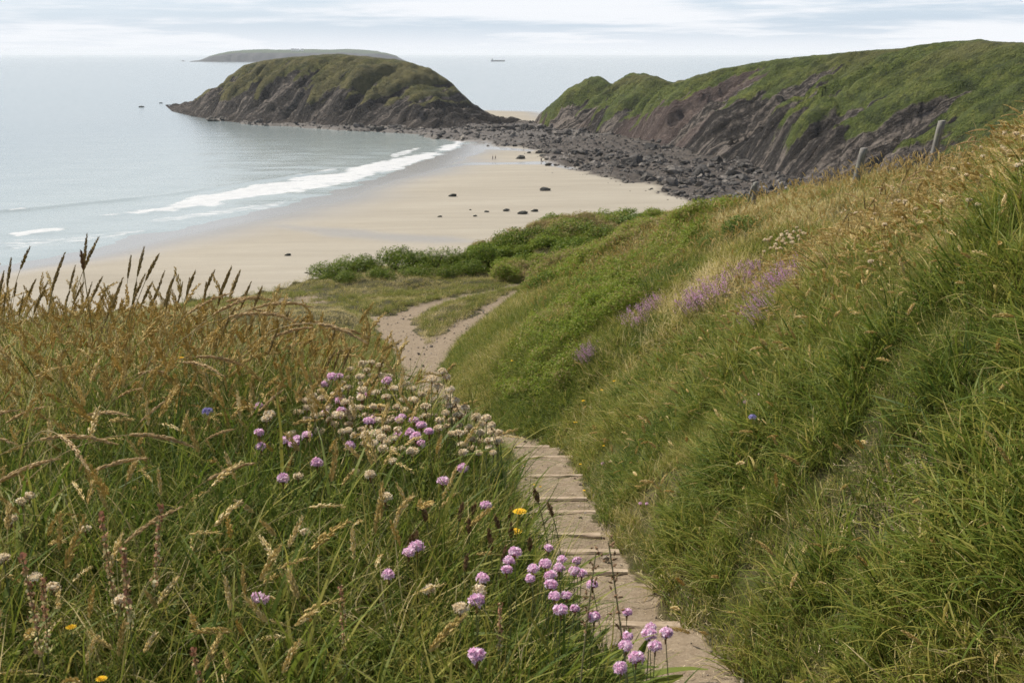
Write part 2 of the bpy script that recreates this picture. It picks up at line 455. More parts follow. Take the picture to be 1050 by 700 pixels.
# ---- rock and turf material for the far land
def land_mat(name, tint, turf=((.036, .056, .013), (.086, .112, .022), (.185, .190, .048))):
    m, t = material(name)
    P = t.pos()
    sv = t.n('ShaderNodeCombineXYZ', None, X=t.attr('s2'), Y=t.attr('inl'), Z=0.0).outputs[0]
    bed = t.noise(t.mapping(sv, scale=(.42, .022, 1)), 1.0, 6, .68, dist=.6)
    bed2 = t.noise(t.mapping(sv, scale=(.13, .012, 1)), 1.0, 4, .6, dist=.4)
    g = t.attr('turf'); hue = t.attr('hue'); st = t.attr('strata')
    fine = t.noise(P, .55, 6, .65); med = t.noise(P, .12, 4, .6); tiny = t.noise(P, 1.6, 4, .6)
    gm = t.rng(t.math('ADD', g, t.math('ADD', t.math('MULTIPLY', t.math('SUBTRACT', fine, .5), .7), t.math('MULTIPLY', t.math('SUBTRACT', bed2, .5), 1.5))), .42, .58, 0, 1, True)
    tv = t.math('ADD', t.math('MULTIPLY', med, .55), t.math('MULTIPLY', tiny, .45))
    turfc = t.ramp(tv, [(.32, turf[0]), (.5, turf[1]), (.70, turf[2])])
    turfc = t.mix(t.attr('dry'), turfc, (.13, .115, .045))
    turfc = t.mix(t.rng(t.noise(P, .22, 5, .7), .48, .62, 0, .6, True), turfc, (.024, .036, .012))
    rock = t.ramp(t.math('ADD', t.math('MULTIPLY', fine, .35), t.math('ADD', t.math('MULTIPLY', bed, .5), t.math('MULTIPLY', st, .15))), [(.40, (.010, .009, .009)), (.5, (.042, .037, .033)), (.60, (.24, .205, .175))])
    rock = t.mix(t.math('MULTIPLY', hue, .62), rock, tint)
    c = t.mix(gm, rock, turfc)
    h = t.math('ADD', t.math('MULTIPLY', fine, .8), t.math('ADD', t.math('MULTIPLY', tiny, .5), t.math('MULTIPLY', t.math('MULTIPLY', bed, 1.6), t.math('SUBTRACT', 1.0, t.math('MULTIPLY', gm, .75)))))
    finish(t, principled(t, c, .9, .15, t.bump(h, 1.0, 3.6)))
    return m
m_head = land_mat('headland_rock_and_turf', (.125, .088, .078))
m_isle = land_mat('island_rock_and_turf', (.058, .047, .040), ((.020, .026, .009), (.072, .078, .020), (.23, .20, .055)))
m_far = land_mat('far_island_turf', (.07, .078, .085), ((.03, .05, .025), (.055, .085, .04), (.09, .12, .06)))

def crest(X, Y, us, vs):
    """surveyed crest height of the land above each ground point"""
    u = 525 + F * X / (Y * CP + 4 * SP)
    v = np.interp(u, us, vs)
    a, dy, dz = ray(u, v)
    return EYE + dz * Y / dy
def smin(a, b, k): return -k * np.logaddexp(-a / k, -b / k)
# ---- headland
HEAD_F = poly_px([(546, 123.5), (570, 128), (600, 130.5), (640, 137), (680, 147), (720, 157), (760, 163), (800, 178), (850, 189), (900, 199), (1000, 214), (1100, 233)], 3.0)
HEAD = [(24., 668.)] + HEAD_F + [(128., 190.), (150., 120.), (230., 40.), (420., -60.), (900., -60.), (900., 420.), (520., 560.), (330., 640.), (220., 690.), (130., 705.), (60., 700.)]
c0 = np.array(HEAD_F[0]); cdir = np.array(HEAD_F[7]) - c0; cdir /= np.linalg.norm(cdir); cin = np.array([-cdir[1], cdir[0]])
xs = np.concatenate([np.arange(-12, 250, 1.1), np.arange(250, 420, 3.0), np.arange(420, 900, 20.)])
ys = np.concatenate([np.arange(-60, 180, 6.), np.arange(180, 640, 1.25), np.arange(640, 720, 2.5)])
X, Y = np.meshgrid(xs, ys)
sdh = poly_sd(X, Y, HEAD)
S = (X - c0[0]) * cdir[0] + (Y - c0[1]) * cdir[1]
Hm = np.interp(S, HM_S, HM_Z) if 'HM_S' in globals() else np.interp(S, [-60, -20, 0, 14, 28, 40, 52, 70, 90, 104, 125, 150, 185, 230, 280, 340, 420, 520], [9, 12, 18, 24, 28, 28, 29, 30, 30, 31, 34, 37, 40, 43, 46, 47, 47, 47])
D = np.interp(S, [-30, 0, 60, 110, 200, 320, 450], [18, 22, 32, 44, 62, 78, 90])
S2 = S - .38 * sdh + 5 * fbm(X * .03, Y * .03, 101, 3)
rib = fbm(S2 * .075, sdh * .008, 103, 3, .55)
rib2 = fbm(S2 * .26, sdh * .03, 105, 3, .6)
de = sdh + (6.5 * rib + 3.2 * rib2 + 2.0 * (1 - 2 * np.abs(vnoise(S2 * .17, sdh * .02, 123)))) * sstep(0, 12, sdh) * np.interp(S, [-20, 60, 120], [.5, .8, 1.0]) + 1.6 * fbm(X * .12, Y * .12, 107, 3)
q = np.maximum(de, 0) / D
prof = np.interp(q, [0, .05, .18, .4, .65, .85, 1.0, 1.3, 3], [0, .10, .30, .55, .79, .93, 1.0, 1.04, 1.06])
ZH = 1.5 + Hm * prof + (.55 * fbm(X * .22, Y * .22, 109, 3) + 1.3 * fbm(X * .06, Y * .06, 111, 4) * sstep(.2, .7, q) * sstep(1.6, .9, q)) * sstep(0, 6, sdh)
ZH = smin(ZH, crest(X, Y, [530, 548, 560, 585, 605, 616, 628, 640, 650, 662, 675, 690, 705, 740, 790, 860, 920, 960, 1000, 1050, 1200], [126, 121, 112, 93, 82, 82.5, 90, 82, 77.5, 79, 82, 88, 84, 73, 64, 57, 52.5, 47, 44, 48, 62]) + .6 + (.45 + .7 * sstep(90, 30, S)) * fbm(X * .2, Y * .2, 121, 4), .5)
ZH = np.where(sdh < 0, np.maximum(-3.5, 1.5 + sdh * .9), ZH)
cell = _hash(np.floor(S2 / 5.5 + .5 * rib), np.floor(sdh / 6.0), 211) + .6 * _hash(np.floor(S2 / 2.3 + rib), np.floor(sdh / 3.2 + .4 * S2 / 5.5), 213) - .8
rockz = sstep(.10, -.10, q - np.interp(S, [-30, 0, 40, 90, 125, 160, 200, 240, 275, 310, 360], [.30, .2, .15, .22, .45, .55, .38, .52, .55, .36, .22])) * sstep(1, 6, sdh)
ZH = np.where(sdh > 0, ZH + 2.0 * cell * rockz, ZH)
strat = .5 + .5 * fbm(S2 * .33, sdh * .015, 113, 3, .6)
# bare rock lower down and in the gullies of the middle stretch
bare_top = np.interp(S, [-30, 0, 40, 90, 125, 160, 200, 240, 275, 310, 360], [.26, .18, .12, .18, .40, .48, .32, .46, .50, .32, .18])
turf = sstep(-.16, .16, q - bare_top + .20 * rib + .12 * rib2 + .06 * fbm(X * .1, Y * .1, 115, 3))
turf = np.where(q > 1.0, 1.0, turf)
hue = np.clip(sstep(-.1, .5, fbm(S2 * .05, sdh * .01, 117, 2) + np.interp(S, [0, 90, 130, 190, 215, 300], [0, .1, .45, .35, -.35, -.5])), 0, 1)
dryv = .7 * sstep(-.1, .6, fbm(S2 * .05, sdh * .02, 119, 3)) * sstep(.4, .8, q)
me = grid_mesh('headland', X, Y, ZH, dict(turf=turf, hue=hue, strata=strat, dry=dryv, s2=S2, inl=sdh), keep=(sdh[:-1, :-1] > -5))
tag(link_mesh('headland', me, [m_head]), kind='structure')
HEADF = (xs, ys, ZH)

# ---- tidal island joined to the beach by the rocks
def isl_px(pts, z): return poly_px(pts, z)
ISLE = isl_px([(178, 112), (200, 117), (225, 121), (262, 124.5), (330, 127), (400, 129), (440, 131), (480, 131), (500, 127)], 1.5) + [(8., 660.), (-2., 690.), (-60., 745.), (-130., 830.), (-200., 900.), (-262., 905.)]
xs = np.arange(-285, 25, 1.4); ys = np.arange(595, 930, 1.6)
X, Y = np.meshgrid(xs, ys)
sdi = poly_sd(X, Y, ISLE)
br = 525 + F * X / np.hypot(0, Y) * 1.017        # bearing in photo columns, used only to look up a world profile along the island
A0 = np.array([-242., 835.]); A1 = np.array([-8., 640.]); ad = (A1 - A0) / np.linalg.norm(A1 - A0)
T = ((X - A0[0]) * ad[0] + (Y - A0[1]) * ad[1]) / np.linalg.norm(A1 - A0)
ITT = [-.1, 0, .06, .12, .17, .22, .28, .36, .46, .58, .70, .78, .84, .89, .93, .97, 1.02, 1.1]
ITZ = [3, 5, 10, 15, 20, 29, 34, 39, 41, 41, 40, 38, 35, 30, 24, 16, 8, 4]
Hi = np.interp(T, ITT, ITZ)
S2 = (T * 305) - .55 * sdi + 6 * fbm(X * .03, Y * .03, 131, 3)
rib = fbm(S2 * .05, sdi * .01, 133, 3, .55); rib2 = fbm(S2 * .2, sdi * .03, 135, 3, .6)
de = sdi + (4.6 * rib + 2.8 * rib2 + 1.6 * (1 - 2 * np.abs(vnoise(S2 * .12, sdi * .02, 149)))) * sstep(0, 12, sdi) + 1.8 * fbm(X * .1, Y * .1, 137, 3)
q = np.maximum(de, 0) / 52.0
prof = np.interp(q, [0, .06, .2, .45, .7, .9, 1.1, 2], [0, .10, .30, .60, .84, .95, 1.0, 1.02])
ZI = .6 + Hi * prof + (1.1 * fbm(X * .2, Y * .2, 139, 3) + 1.2 * fbm(X * .05, Y * .05, 140, 2) * sstep(.3, .8, q)) * sstep(0, 6, sdi)
ZI = smin(ZI, crest(X, Y, [150, 178, 200, 210, 222, 232, 250, 280, 310, 345, 380, 420, 440, 455, 465, 475, 485, 500, 515], [114, 109, 102, 96, 92, 81, 68, 62.5, 59.5, 57, 60, 65, 71, 81, 89, 102, 111, 119, 124]) + .6 + (.5 + 1.6 * sstep(30, 15, Hi)) * fbm(X * .12, Y * .12, 147, 4), .6)
ZI = np.where(sdi < 0, np.maximum(-3, .6 + sdi * .5), ZI)
cell = _hash(np.floor(S2 / 5.5 + .5 * rib), np.floor(sdi / 6.0), 221) + .6 * _hash(np.floor(S2 / 2.6 + rib), np.floor(sdi / 3.4), 223) - .8
ZI = np.where(sdi > 0, ZI + 2.2 * cell * sstep(.75, .35, q) * sstep(0, 5, sdi), ZI)
turf = sstep(-.2, .22, q - .36 + .34 * rib + .2 * rib2 + .08 * fbm(X * .1, Y * .1, 141, 3)) * sstep(7, 14, ZI)
turf = np.where(q > 1.15, np.maximum(turf, .9), turf)
dryv = .8 * sstep(-.35, .45, rib + .4 * rib2) 
hue = sstep(7, 2, ZI + 1.5 * fbm(X * .1, Y * .1, 143, 2)) * .8
me = grid_mesh('island', X, Y, ZI, dict(turf=turf, hue=hue, strata=.35 + .5 * fbm(S2 * .3, sdi * .02, 145, 3), dry=dryv, s2=S2, inl=sdi), keep=(sdi[:-1, :-1] > -5))
tag(link_mesh('island', me, [m_isle]), kind='structure')

# ---- long low island on the horizon
FY = 5700.0; FX0, FX1 = (193 - 525) / F * FY * .975, (418 - 525) / F * FY * .975
FAR = [(FX0, FY), (FX0 + 120, FY - 60), (FX0 + 400, FY - 110), (FX1 - 300, FY - 100), (FX1 - 80, FY - 40), (FX1, FY + 10), (FX1 - 150, FY + 420), (FX0 + 300, FY + 480), (FX0 + 60, FY + 200)]
xs = np.linspace(FX0 - 40, FX1 + 40, 150); ys = np.linspace(FY - 130, FY + 520, 60)
X, Y = np.meshgrid(xs, ys); sdf = poly_sd(X, Y, FAR)
pr = (X - FX0) / (FX1 - FX0)
Hf = np.interp(pr, [0, .05, .10, .16, .22, .4, .6, .75, .84, .9, .95, 1], [4, 7, 33, 46, 54, 52, 55, 54, 50, 42, 34, 12]) + 3 * fbm(X * .01, Y * .01, 151, 3)
q = np.clip((sdf + 10 * fbm(X * .02, Y * .02, 153, 3)) / 85, 0, 3)
ZF = Hf * np.interp(q, [0, .2, .5, 1, 2], [0, .5, .78, .95, 1.05]) - 1
ZF = np.where(sdf < 0, -5, ZF)
ZFg = (xs, ys, ZF)
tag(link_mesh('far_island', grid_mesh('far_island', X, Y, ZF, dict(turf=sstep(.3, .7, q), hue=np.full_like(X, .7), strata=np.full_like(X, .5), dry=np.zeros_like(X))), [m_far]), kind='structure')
def zsample(G, x, y):
    xs_, ys_, Zg = G
    return float(Zg[min(len(ys_) - 1, np.searchsorted(ys_, y)), min(len(xs_) - 1, np.searchsorted(xs_, x))])
# ================================================================ near hillside and footpath
m_hill, t = material('turf_and_soil')
P = t.pos()
soilv = t.attr('soil')
fn = t.noise(P, 9.0, 6, .7); md = t.noise(P, 1.3, 4, .6); gr = t.noise(P, 55.0, 4, .7)
soil = t.ramp(t.math('ADD', t.math('MULTIPLY', fn, .55), t.math('MULTIPLY', gr, .45)), [(.3, (.115, .084, .054)), (.5, (.215, .168, .116)), (.7, (.345, .285, .205))])
soil = t.mix(t.rng(md, .35, .75, 0, .5), soil, (.19, .148, .102))
thatch = t.ramp(t.math('ADD', t.math('MULTIPLY', fn, .5), t.math('MULTIPLY', md, .5)), [(.3, (.022, .022, .010)), (.5, (.048, .045, .018)), (.72, (.125, .095, .05))])
mk = t.rng(t.math('ADD', soilv, t.math('MULTIPLY', t.math('SUBTRACT', t.noise(P, 5.0, 5, .65), .5), .8)), .38, .6, 0, 1, True)
c = t.mix(mk, thatch, soil)
finish(t, principled(t, c, .93, .12, t.bump(t.math('ADD', fn, t.math('MULTIPLY', gr, .5)), .55, .035)))

xs = np.concatenate([np.arange(-70, -12, 2.0), np.arange(-12, -6, .5), np.arange(-6, -.4, .10), np.arange(-.4, 1.6, .04), np.arange(1.6, 4, .12), np.arange(4, 12, .3), np.arange(12, 30, .8), np.arange(30, 125, 4.0)])
ys = np.concatenate([np.arange(-12, 0, 1.0), np.arange(0, 4.2, .10), np.arange(4.2, 17.2, .035), np.arange(17.2, 48, .12), np.arange(48, 72, .35), np.arange(72, 135, 2.5)])
X, Y = np.meshgrid(xs, ys)
ZN = EYE + ground_rel(X, Y)
sd_p = path_sd(X, Y)
soil_a = sstep(.10, -.12, sd_p + .10 * fbm(X * 3, Y * 3, 161, 3) * (Y < 28) + .25 * fbm(X * 1.2, Y * 1.2, 162, 3) * (Y >= 24))
# bare ledge on the rim and a dead patch on the bank
soil_a = np.maximum(soil_a, .8 * sstep(1.0, .2, np.hypot((X + 7.4) / 1.9, (Y - 42.0) / 2.4) + .35 * fbm(X * .9, Y * .9, 163, 3)))
soil_a = np.maximum(soil_a, .42 * sstep(1.0, .3, np.hypot((X - 1.85) / .30, (Y - 5.4) / .75) + .3 * fbm(X * 4, Y * 4, 164, 3)))
onpath = sd_p < .06
keep_p = onpath[:-1, :-1] & (Y[:-1, :-1] > 1.0)
attrs = dict(soil=soil_a)
tag(link_mesh('hillside', grid_mesh('hillside', X, Y, ZN, attrs, keep=~keep_p), [m_hill]), kind='structure')
tag(link_mesh('path', grid_mesh('path', X, Y, ZN, attrs, keep=keep_p), [m_hill]), kind='structure')
def gz(x, y): return EYE + ground_rel(np.asarray(x, float), np.asarray(y, float))
def gz1(x, y): return float(gz(np.array([x]), np.array([y]))[0])
def on_ground(u, v, tmax=90.0, lift=0.0):
    a, dy, dz = ray(u, v)
    tt = np.linspace(1.0, tmax, 9000)
    z = ground_rel(a * tt, dy * tt) + lift
    h = np.argmax(dz * tt < z)
    return float(a * tt[h]), float(dy * tt[h]), EYE + float(z[h])

# ---- timber step edges
m_wood, t = material('weathered_step_timber')
O = t.obj()
gn = t.noise(t.mapping(O, scale=(1.5, 14, 22)), 3.0, 5, .6); gd = t.noise(O, 9, 4, .6)
c = t.ramp(gn, [(.3, (.21, .155, .10)), (.55, (.36, .285, .20)), (.75, (.47, .39, .29))])
c = t.mix(t.rng(gd, .45, .7, 0, .8), c, (.27, .20, .138))
finish(t, principled(t, c, .85, .2, t.bump(gn, .5, .01)))
STEP_LABELS = ['lowest and nearest timber step edge, half hidden by pink thrift', 'second timber step edge up from the thrift at the bottom of the path',
  'third timber step edge counted from the bottom of the path', 'fourth timber step edge counted from the bottom of the path', 'fifth timber step edge, in the middle of the flight',
  'sixth timber step edge, just past the middle of the flight', 'seventh timber step edge, third from the far end of the flight', 'eighth timber step edge, second from the far end of the flight',
  'farthest timber step edge where the path bends left']
wob = [(.66, .03, -.02), (.60, -.02, -.03), (.62, .04, .02), (.58, -.03, -.02), (.58, .02, .04), (.60, -.04, 0), (.70, .02, 0), (.66, -.02, .03), (.50, .03, -.03)]
for k, yk in enumerate(STEP_Y):
    L, rz, dx = wob[k]
    bm = bmesh.new()
    nseg = 22
    H, Wd = .24, .08
    rings = []
    for i in range(nseg + 1):
        xx = -L / 2 + L * i / nseg
        j = lambda s: .007 * float(vnoise(np.array([xx * 7 + k * 9.1]), np.array([s * 3.7]), 171)[0])
        ch = .012
        prof_ = [(-Wd / 2, -H), (Wd / 2, -H), (Wd / 2 + j(1), -ch), (Wd / 2 - ch, 0 + j(2)), (-Wd / 2 + ch, 0 + j(3)), (-Wd / 2 + j(4), -ch)]
        rings.append([bm.verts.new((xx, a, b)) for a, b in prof_])
    for A_, B_ in zip(rings[:-1], rings[1:]):
        for i in range(6): bm.faces.new((A_[i], A_[(i + 1) % 6], B_[(i + 1) % 6], B_[i]))
    bm.faces.new(rings[0]); bm.faces.new(rings[-1][::-1])
    bmesh.ops.recalc_face_normals(bm, faces=bm.faces)
    me = bpy.data.meshes.new('wooden_step'); bm.to_mesh(me); bm.free()
    o = link_mesh('wooden_step', me, [m_wood])
    o.location = (float(path_c(yk)) + dx, yk + .01, EYE + float(path_z(yk)) + .018); o.rotation_euler = (0, rz * .6, rz)
    tag(o, STEP_LABELS[k], 'step', 'timber edges of the path steps')
# ================================================================ vegetation that nobody could count
prng = np.random.default_rng(5)
U = lambda a, b: float(prng.uniform(a, b))
def curve_pts(L, az, lean, curl, n, twist=0.0, sag=0.0):
    """points along a stem: starts `lean` rad off vertical, bends by `curl` rad more over its length"""
    p = np.zeros(3); out = [p.copy()]
    for i in range(n):
        a = lean + curl * ((i + .5) / n) ** 1.3
        h = az + twist * (i / n)
        p = p + L / n * np.array([math.sin(a) * math.cos(h), math.sin(a) * math.sin(h), math.cos(a)])
        out.append(p.copy())
    return np.array(out)
def blade(mb, base, az, L, wd, lean, curl, n=4, mi=0, rnd=None, fold=None):
    pts = curve_pts(L, az, lean, curl, n, U(-.5, .5)) + base
    sa = az + math.pi / 2 + (U(-.7, .7) if fold is None else fold)
    side = np.array([math.cos(sa), math.sin(sa), U(-.15, .15)])
    v = []; tt = []
    for i, p in enumerate(pts[:-1]):
        k = i / n; ww = wd * .5 * (.55 + 1.1 * k if k < .4 else 1.0) * (1 - k ** 2.2)
        v += [p - side * ww, p + side * ww]; tt += [k, k]
    v.append(pts[-1]); tt.append(1.0)
    f = [(2 * i, 2 * i + 1, 2 * i + 3, 2 * i + 2) for i in range(n - 1)] + [(2 * n - 2, 2 * n - 1, 2 * n)]
    mb.add(v, f, U(0, 1) if rnd is None else rnd, tt, mi)
def tube(mb, pts, r0, r1, mi=0, rnd=.5, ns=3, tt=None):
    n = len(pts); v = []; f = []
    for i, p in enumerate(pts):
        d = pts[min(i + 1, n - 1)] - pts[max(i - 1, 0)]; d = d / (np.linalg.norm(d) + 1e-9)
        a = np.cross(d, [0.31, .22, .93]); a /= np.linalg.norm(a) + 1e-9; b = np.cross(d, a)
        r = r0 + (r1 - r0) * i / (n - 1)
        for k in range(ns):
            an = 2 * math.pi * k / ns; v.append(p + r * (a * math.cos(an) + b * math.sin(an)))
    for i in range(n - 1):
        for k in range(ns): f.append((i * ns + k, i * ns + (k + 1) % ns, (i + 1) * ns + (k + 1) % ns, (i + 1) * ns + k))
    mb.add(v, f, rnd, .5 if tt is None else tt, mi)
def tuft(nb, Lr, wr, spread, leanr, curlr, n=4):
    mb = MB()
    for _ in range(nb):
        az = U(0, 6.283); r = spread * math.sqrt(U(0, 1)); a2 = U(0, 6.283)
        blade(mb, np.array([r * math.cos(a2), r * math.sin(a2), -.02]), az, U(*Lr), U(*wr), U(*leanr), U(*curlr), n)
    return mb
def spikelet(mb, p, d, L, wd, mi, rnd):
    d = d / (np.linalg.norm(d) + 1e-9); a = np.cross(d, [U(-1, 1), U(-1, 1), U(-1, 1)]); a /= np.linalg.norm(a) + 1e-9; b = np.cross(d, a)
    m = p + d * L * .45
    v = [p, m + a * wd * .5, m + b * wd * .5, m - a * wd * .5, m - b * wd * .5, p + d * L]
    mb.add(v, [(0, 1, 2), (0, 2, 3), (0, 3, 4), (0, 4, 1), (5, 2, 1), (5, 3, 2), (5, 4, 3), (5, 1, 4)], rnd, .5, mi)
def seed_head(mb, pts, wd, nsp, mi, lump=0.0, sl=.010, sw=.0035, out=.42):
    """dense spike of spikelets along pts (tapered both ends)"""
    n = len(pts)
    seg = np.diff(pts, axis=0)
    for k in range(nsp):
        u = (k + U(0, 1)) / nsp; i = min(n - 2, int(u * (n - 1))); fr = u * (n - 1) - i
        p = pts[i] + seg[i] * fr; ax = seg[i] / np.linalg.norm(seg[i])
        env = (math.sin(math.pi * min(1, .12 + u * .93)) ** .6) * (1 + lump * math.sin(u * 23 + lump * 9))
        rd = np.array([U(-1, 1), U(-1, 1), U(-1, 1)]); rd -= ax * rd.dot(ax); rd /= np.linalg.norm(rd) + 1e-9
        spikelet(mb, p + rd * wd * .30 * env, ax * .9 + rd * out, sl * U(.8, 1.25), sw * U(.8, 1.2) * max(.4, env), mi, U(0, 1))
def stalk(L, lean, curl, headL, wd, nsp, lump=0.0, az=0.0, headcurl=.5, sr=.0009, sl=.010, sw=.0035, leaves=1):
    mb = MB()
    pts = curve_pts(L + headL, az, lean, curl, 16)
    k = int(round(16 * L / (L + headL)))
    tube(mb, pts[:k + 1], sr, sr * .6, 0, U(0, 1))
    hp = pts[k:]
    if len(hp) < 3: hp = pts[-4:]
    tube(mb, hp, wd * .22, wd * .10, 1, .5)
    seed_head(mb, hp, wd, nsp, 1, lump, sl, sw)
    for _ in range(leaves):
        i = int(U(2, 7)); blade(mb, pts[i], U(0, 6.28), U(.08, .16), .003, U(.3, .7), U(.5, 1.4), 4, 0)
    return mb

# ---- materials
def veg_mat(name, stops, trans=.35, rough=.55, base=None, scatter=True, spread=.55):
    m, t = material(name)
    r_ = t.attr('rnd'); tt = t.attr('tt')
    v = t.math('MULTIPLY', r_, spread)
    if scatter: v = t.math('ADD', v, t.attr('tint', 'INSTANCER'))
    c = t.ramp(t.math('ADD', v, 0.0, True), stops)
    if base is not None: c = t.mix(t.rng(tt, .0, .45, .8, 0), c, base)      # shade inside the tuft painted in: blade colour darkens towards its foot
    finish(t, leafy(t, c, trans, max(rough, .55), .14)); return m
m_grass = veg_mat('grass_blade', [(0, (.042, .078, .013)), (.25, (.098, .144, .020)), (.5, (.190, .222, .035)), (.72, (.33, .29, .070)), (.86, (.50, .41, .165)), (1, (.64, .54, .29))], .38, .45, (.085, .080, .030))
m_stem = veg_mat('dry_stem', [(0, (.12, .14, .040)), (.5, (.24, .20, .075)), (1, (.38, .31, .15))], .15, .6)
m_seed = veg_mat('dry_seed_head', [(0, (.28, .19, .055)), (.35, (.48, .345, .11)), (.7, (.70, .54, .22)), (1, (.88, .75, .45))], .22, .6)
m_brack = veg_mat('low_scrub_leaf', [(0, (.044, .080, .010)), (.35, (.13, .195, .018)), (.65, (.235, .295, .034)), (.85, (.27, .24, .07)), (1, (.34, .26, .13))], .35, .5)
m_twig = plain_mat('twig', (.11, .075, .045))
m_purple = veg_mat('purple_petal', [(0, (.60, .27, .52)), (.5, (.74, .41, .66)), (1, (.88, .62, .82))], .3, .6, scatter=False, spread=1.0)

# ---- scatter with geometry nodes (stuff only)
def protos(name, meshes, mats):
    c = bpy.data.collections.new(name)
    for i, mb in enumerate(meshes):
        o = bpy.data.objects.new(f'{name}_{i:02d}', mb.mesh(name))
        for m in mats: o.data.materials.append(m)
        c.objects.link(o)
    return c
def scatter(name, pts, rot, scl, idx, tint, coll):
    me = bpy.data.meshes.new(name)
    n = len(pts)
    me.vertices.add(n); me.vertices.foreach_set('co', np.asarray(pts, np.float32).reshape(-1))
    me.attributes.new('rot', 'FLOAT_VECTOR', 'POINT').data.foreach_set('vector', np.asarray(rot, np.float32).reshape(-1))
    for k, a, ty in (('scl', scl, 'FLOAT'), ('tint', tint, 'FLOAT'), ('idx', idx, 'INT')):
        me.attributes.new(k, ty, 'POINT').data.foreach_set('value', np.asarray(a, np.float32 if ty == 'FLOAT' else np.int32))
    o = link_mesh(name, me)
    ng = bpy.data.node_groups.new(name, 'GeometryNodeTree')
    ng.interface.new_socket('Geometry', in_out='INPUT', socket_type='NodeSocketGeometry')
    ng.interface.new_socket('Geometry', in_out='OUTPUT', socket_type='NodeSocketGeometry')
    gi = ng.nodes.new('NodeGroupInput'); go = ng.nodes.new('NodeGroupOutput')
    ci = ng.nodes.new('GeometryNodeCollectionInfo'); ci.inputs['Collection'].default_value = coll
    ci.inputs['Separate Children'].default_value = True; ci.inputs['Reset Children'].default_value = True
    ip = ng.nodes.new('GeometryNodeInstanceOnPoints'); ip.inputs['Pick Instance'].default_value = True
    def na(k, ty):
        a = ng.nodes.new('GeometryNodeInputNamedAttribute'); a.data_type = ty; a.inputs['Name'].default_value = k
        return a.outputs['Attribute']
    ng.links.new(gi.outputs[0], ip.inputs['Points']); ng.links.new(ci.outputs[0], ip.inputs['Instance'])
    ng.links.new(na('idx', 'INT'), ip.inputs['Instance Index'])
    ng.links.new(na('rot', 'FLOAT_VECTOR'), ip.inputs['Rotation'])
    ng.links.new(na('scl', 'FLOAT'), ip.inputs['Scale'])
    ng.links.new(ip.outputs[0], go.inputs[0])
    md = o.modifiers.new('scatter', 'NODES'); md.node_group = ng
    tag(o, kind='stuff')
    return o
def frustum(x, y, m=.10):
    return (np.abs(x - .35) < (.4375 + m) * np.maximum(y, 1.0) + 1.1) & (y > .6)
def spots(n, x0, x1, y0, y1):
    x = prng.uniform(x0, x1, n); y = prng.uniform(y0, y1, n)
    return x, y
def lean_rot(x, y, amt, rand):
    """tilt plants a little downhill, random heading"""
    e = .15
    gx = (hill_rel(x + e, y, False) - hill_rel(x - e, y, False)) / (2 * e); gy = (hill_rel(x, y + e, False) - hill_rel(x, y - e, False)) / (2 * e)
    g = np.clip(np.hypot(gx, gy), 0, 1.2) + 1e-6
    ax = amt * g * (gy / np.hypot(gx, gy).clip(1e-6)); ay = -amt * g * (gx / np.hypot(gx, gy).clip(1e-6))
    n = len(x)
    # rotation about world x tips towards -y; combine with random heading by building the matrix
    rots = np.zeros((n, 3))
    hz = prng.uniform(0, 6.283, n)
    tx = ax + prng.normal(0, rand, n); ty = ay + prng.normal(0, rand, n)
    for i in range(n):
        e_ = (Matrix.Rotation(ty[i], 3, 'Y') @ Matrix.Rotation(tx[i], 3, 'X') @ Matrix.Rotation(hz[i], 3, 'Z')).to_euler('XYZ')
        rots[i] = e_
    return rots

fine = [tuft(int(U(15, 22)), (.14, .34), (.0022, .0042), .05, (.05, .6), (.3, 1.7), 5) for _ in range(7)]
lush = [tuft(int(U(11, 16)), (.18, .40), (.006, .0125), .06, (.1, .6), (.5, 1.9), 6) for _ in range(5)]
short = [tuft(int(U(16, 24)), (.05, .13), (.003, .006), .08, (.1, .9), (.2, 1.3), 3) for _ in range(5)]
broadt = [tuft(22, (.22, .48), (.007, .015), .16, (.1, .9), (.3, 1.5), 4) for _ in range(5)]
def rosette(n, Lr, wr):
    mb = MB()
    for k in range(n):
        az = k * 6.283 / n + U(-.3, .3); L = U(*Lr); W_ = U(*wr); pts = curve_pts(L, az, U(.5, 1.0), U(.3, 1.0), 6)
        sd = np.array([-math.sin(az), math.cos(az), 0]); v = []; tt = []
        for i, q_ in enumerate(pts):
            k_ = i / 6; ww = W_ * .5 * math.sin(math.pi * min(.98, .06 + k_ * .94)) ** .7
            v += [q_ - sd * ww + [0, 0, ww * .35], q_, q_ + sd * ww + [0, 0, ww * .35]]; tt += [.6] * 3
        f = []
        for i in range(6): f += [(3 * i, 3 * i + 1, 3 * i + 4, 3 * i + 3), (3 * i + 1, 3 * i + 2, 3 * i + 5, 3 * i + 4)]
        mb.add(v, f, U(.1, .6), tt, 0)
    return mb
weeds = [rosette(int(U(5, 9)), (.10, .22), (.02, .042)) for _ in range(4)]
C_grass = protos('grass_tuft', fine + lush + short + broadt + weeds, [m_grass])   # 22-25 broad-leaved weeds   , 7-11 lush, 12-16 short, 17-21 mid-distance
C_seed = protos('seeding_grass', [stalk(U(.30, .46), U(.02, .22), U(.2, 1.3), U(.06, .105), U(.009, .014), 64, U(0, .35), U(0, 6.28), sw=.0048, sl=.012) for _ in range(9)] +
                [stalk(U(.26, .42), U(.05, .3), U(.9, 2.3), U(.07, .11), .006, 44, .2, U(0, 6.28)) for _ in range(4)] +
                [stalk(U(.20, .32), U(.05, .3), U(.3, 1.7), U(.07, .115), U(.013, .019), 90, U(0, .3), U(0, 6.28), sw=.0058, sl=.014) for _ in range(7)], [m_stem, m_seed])

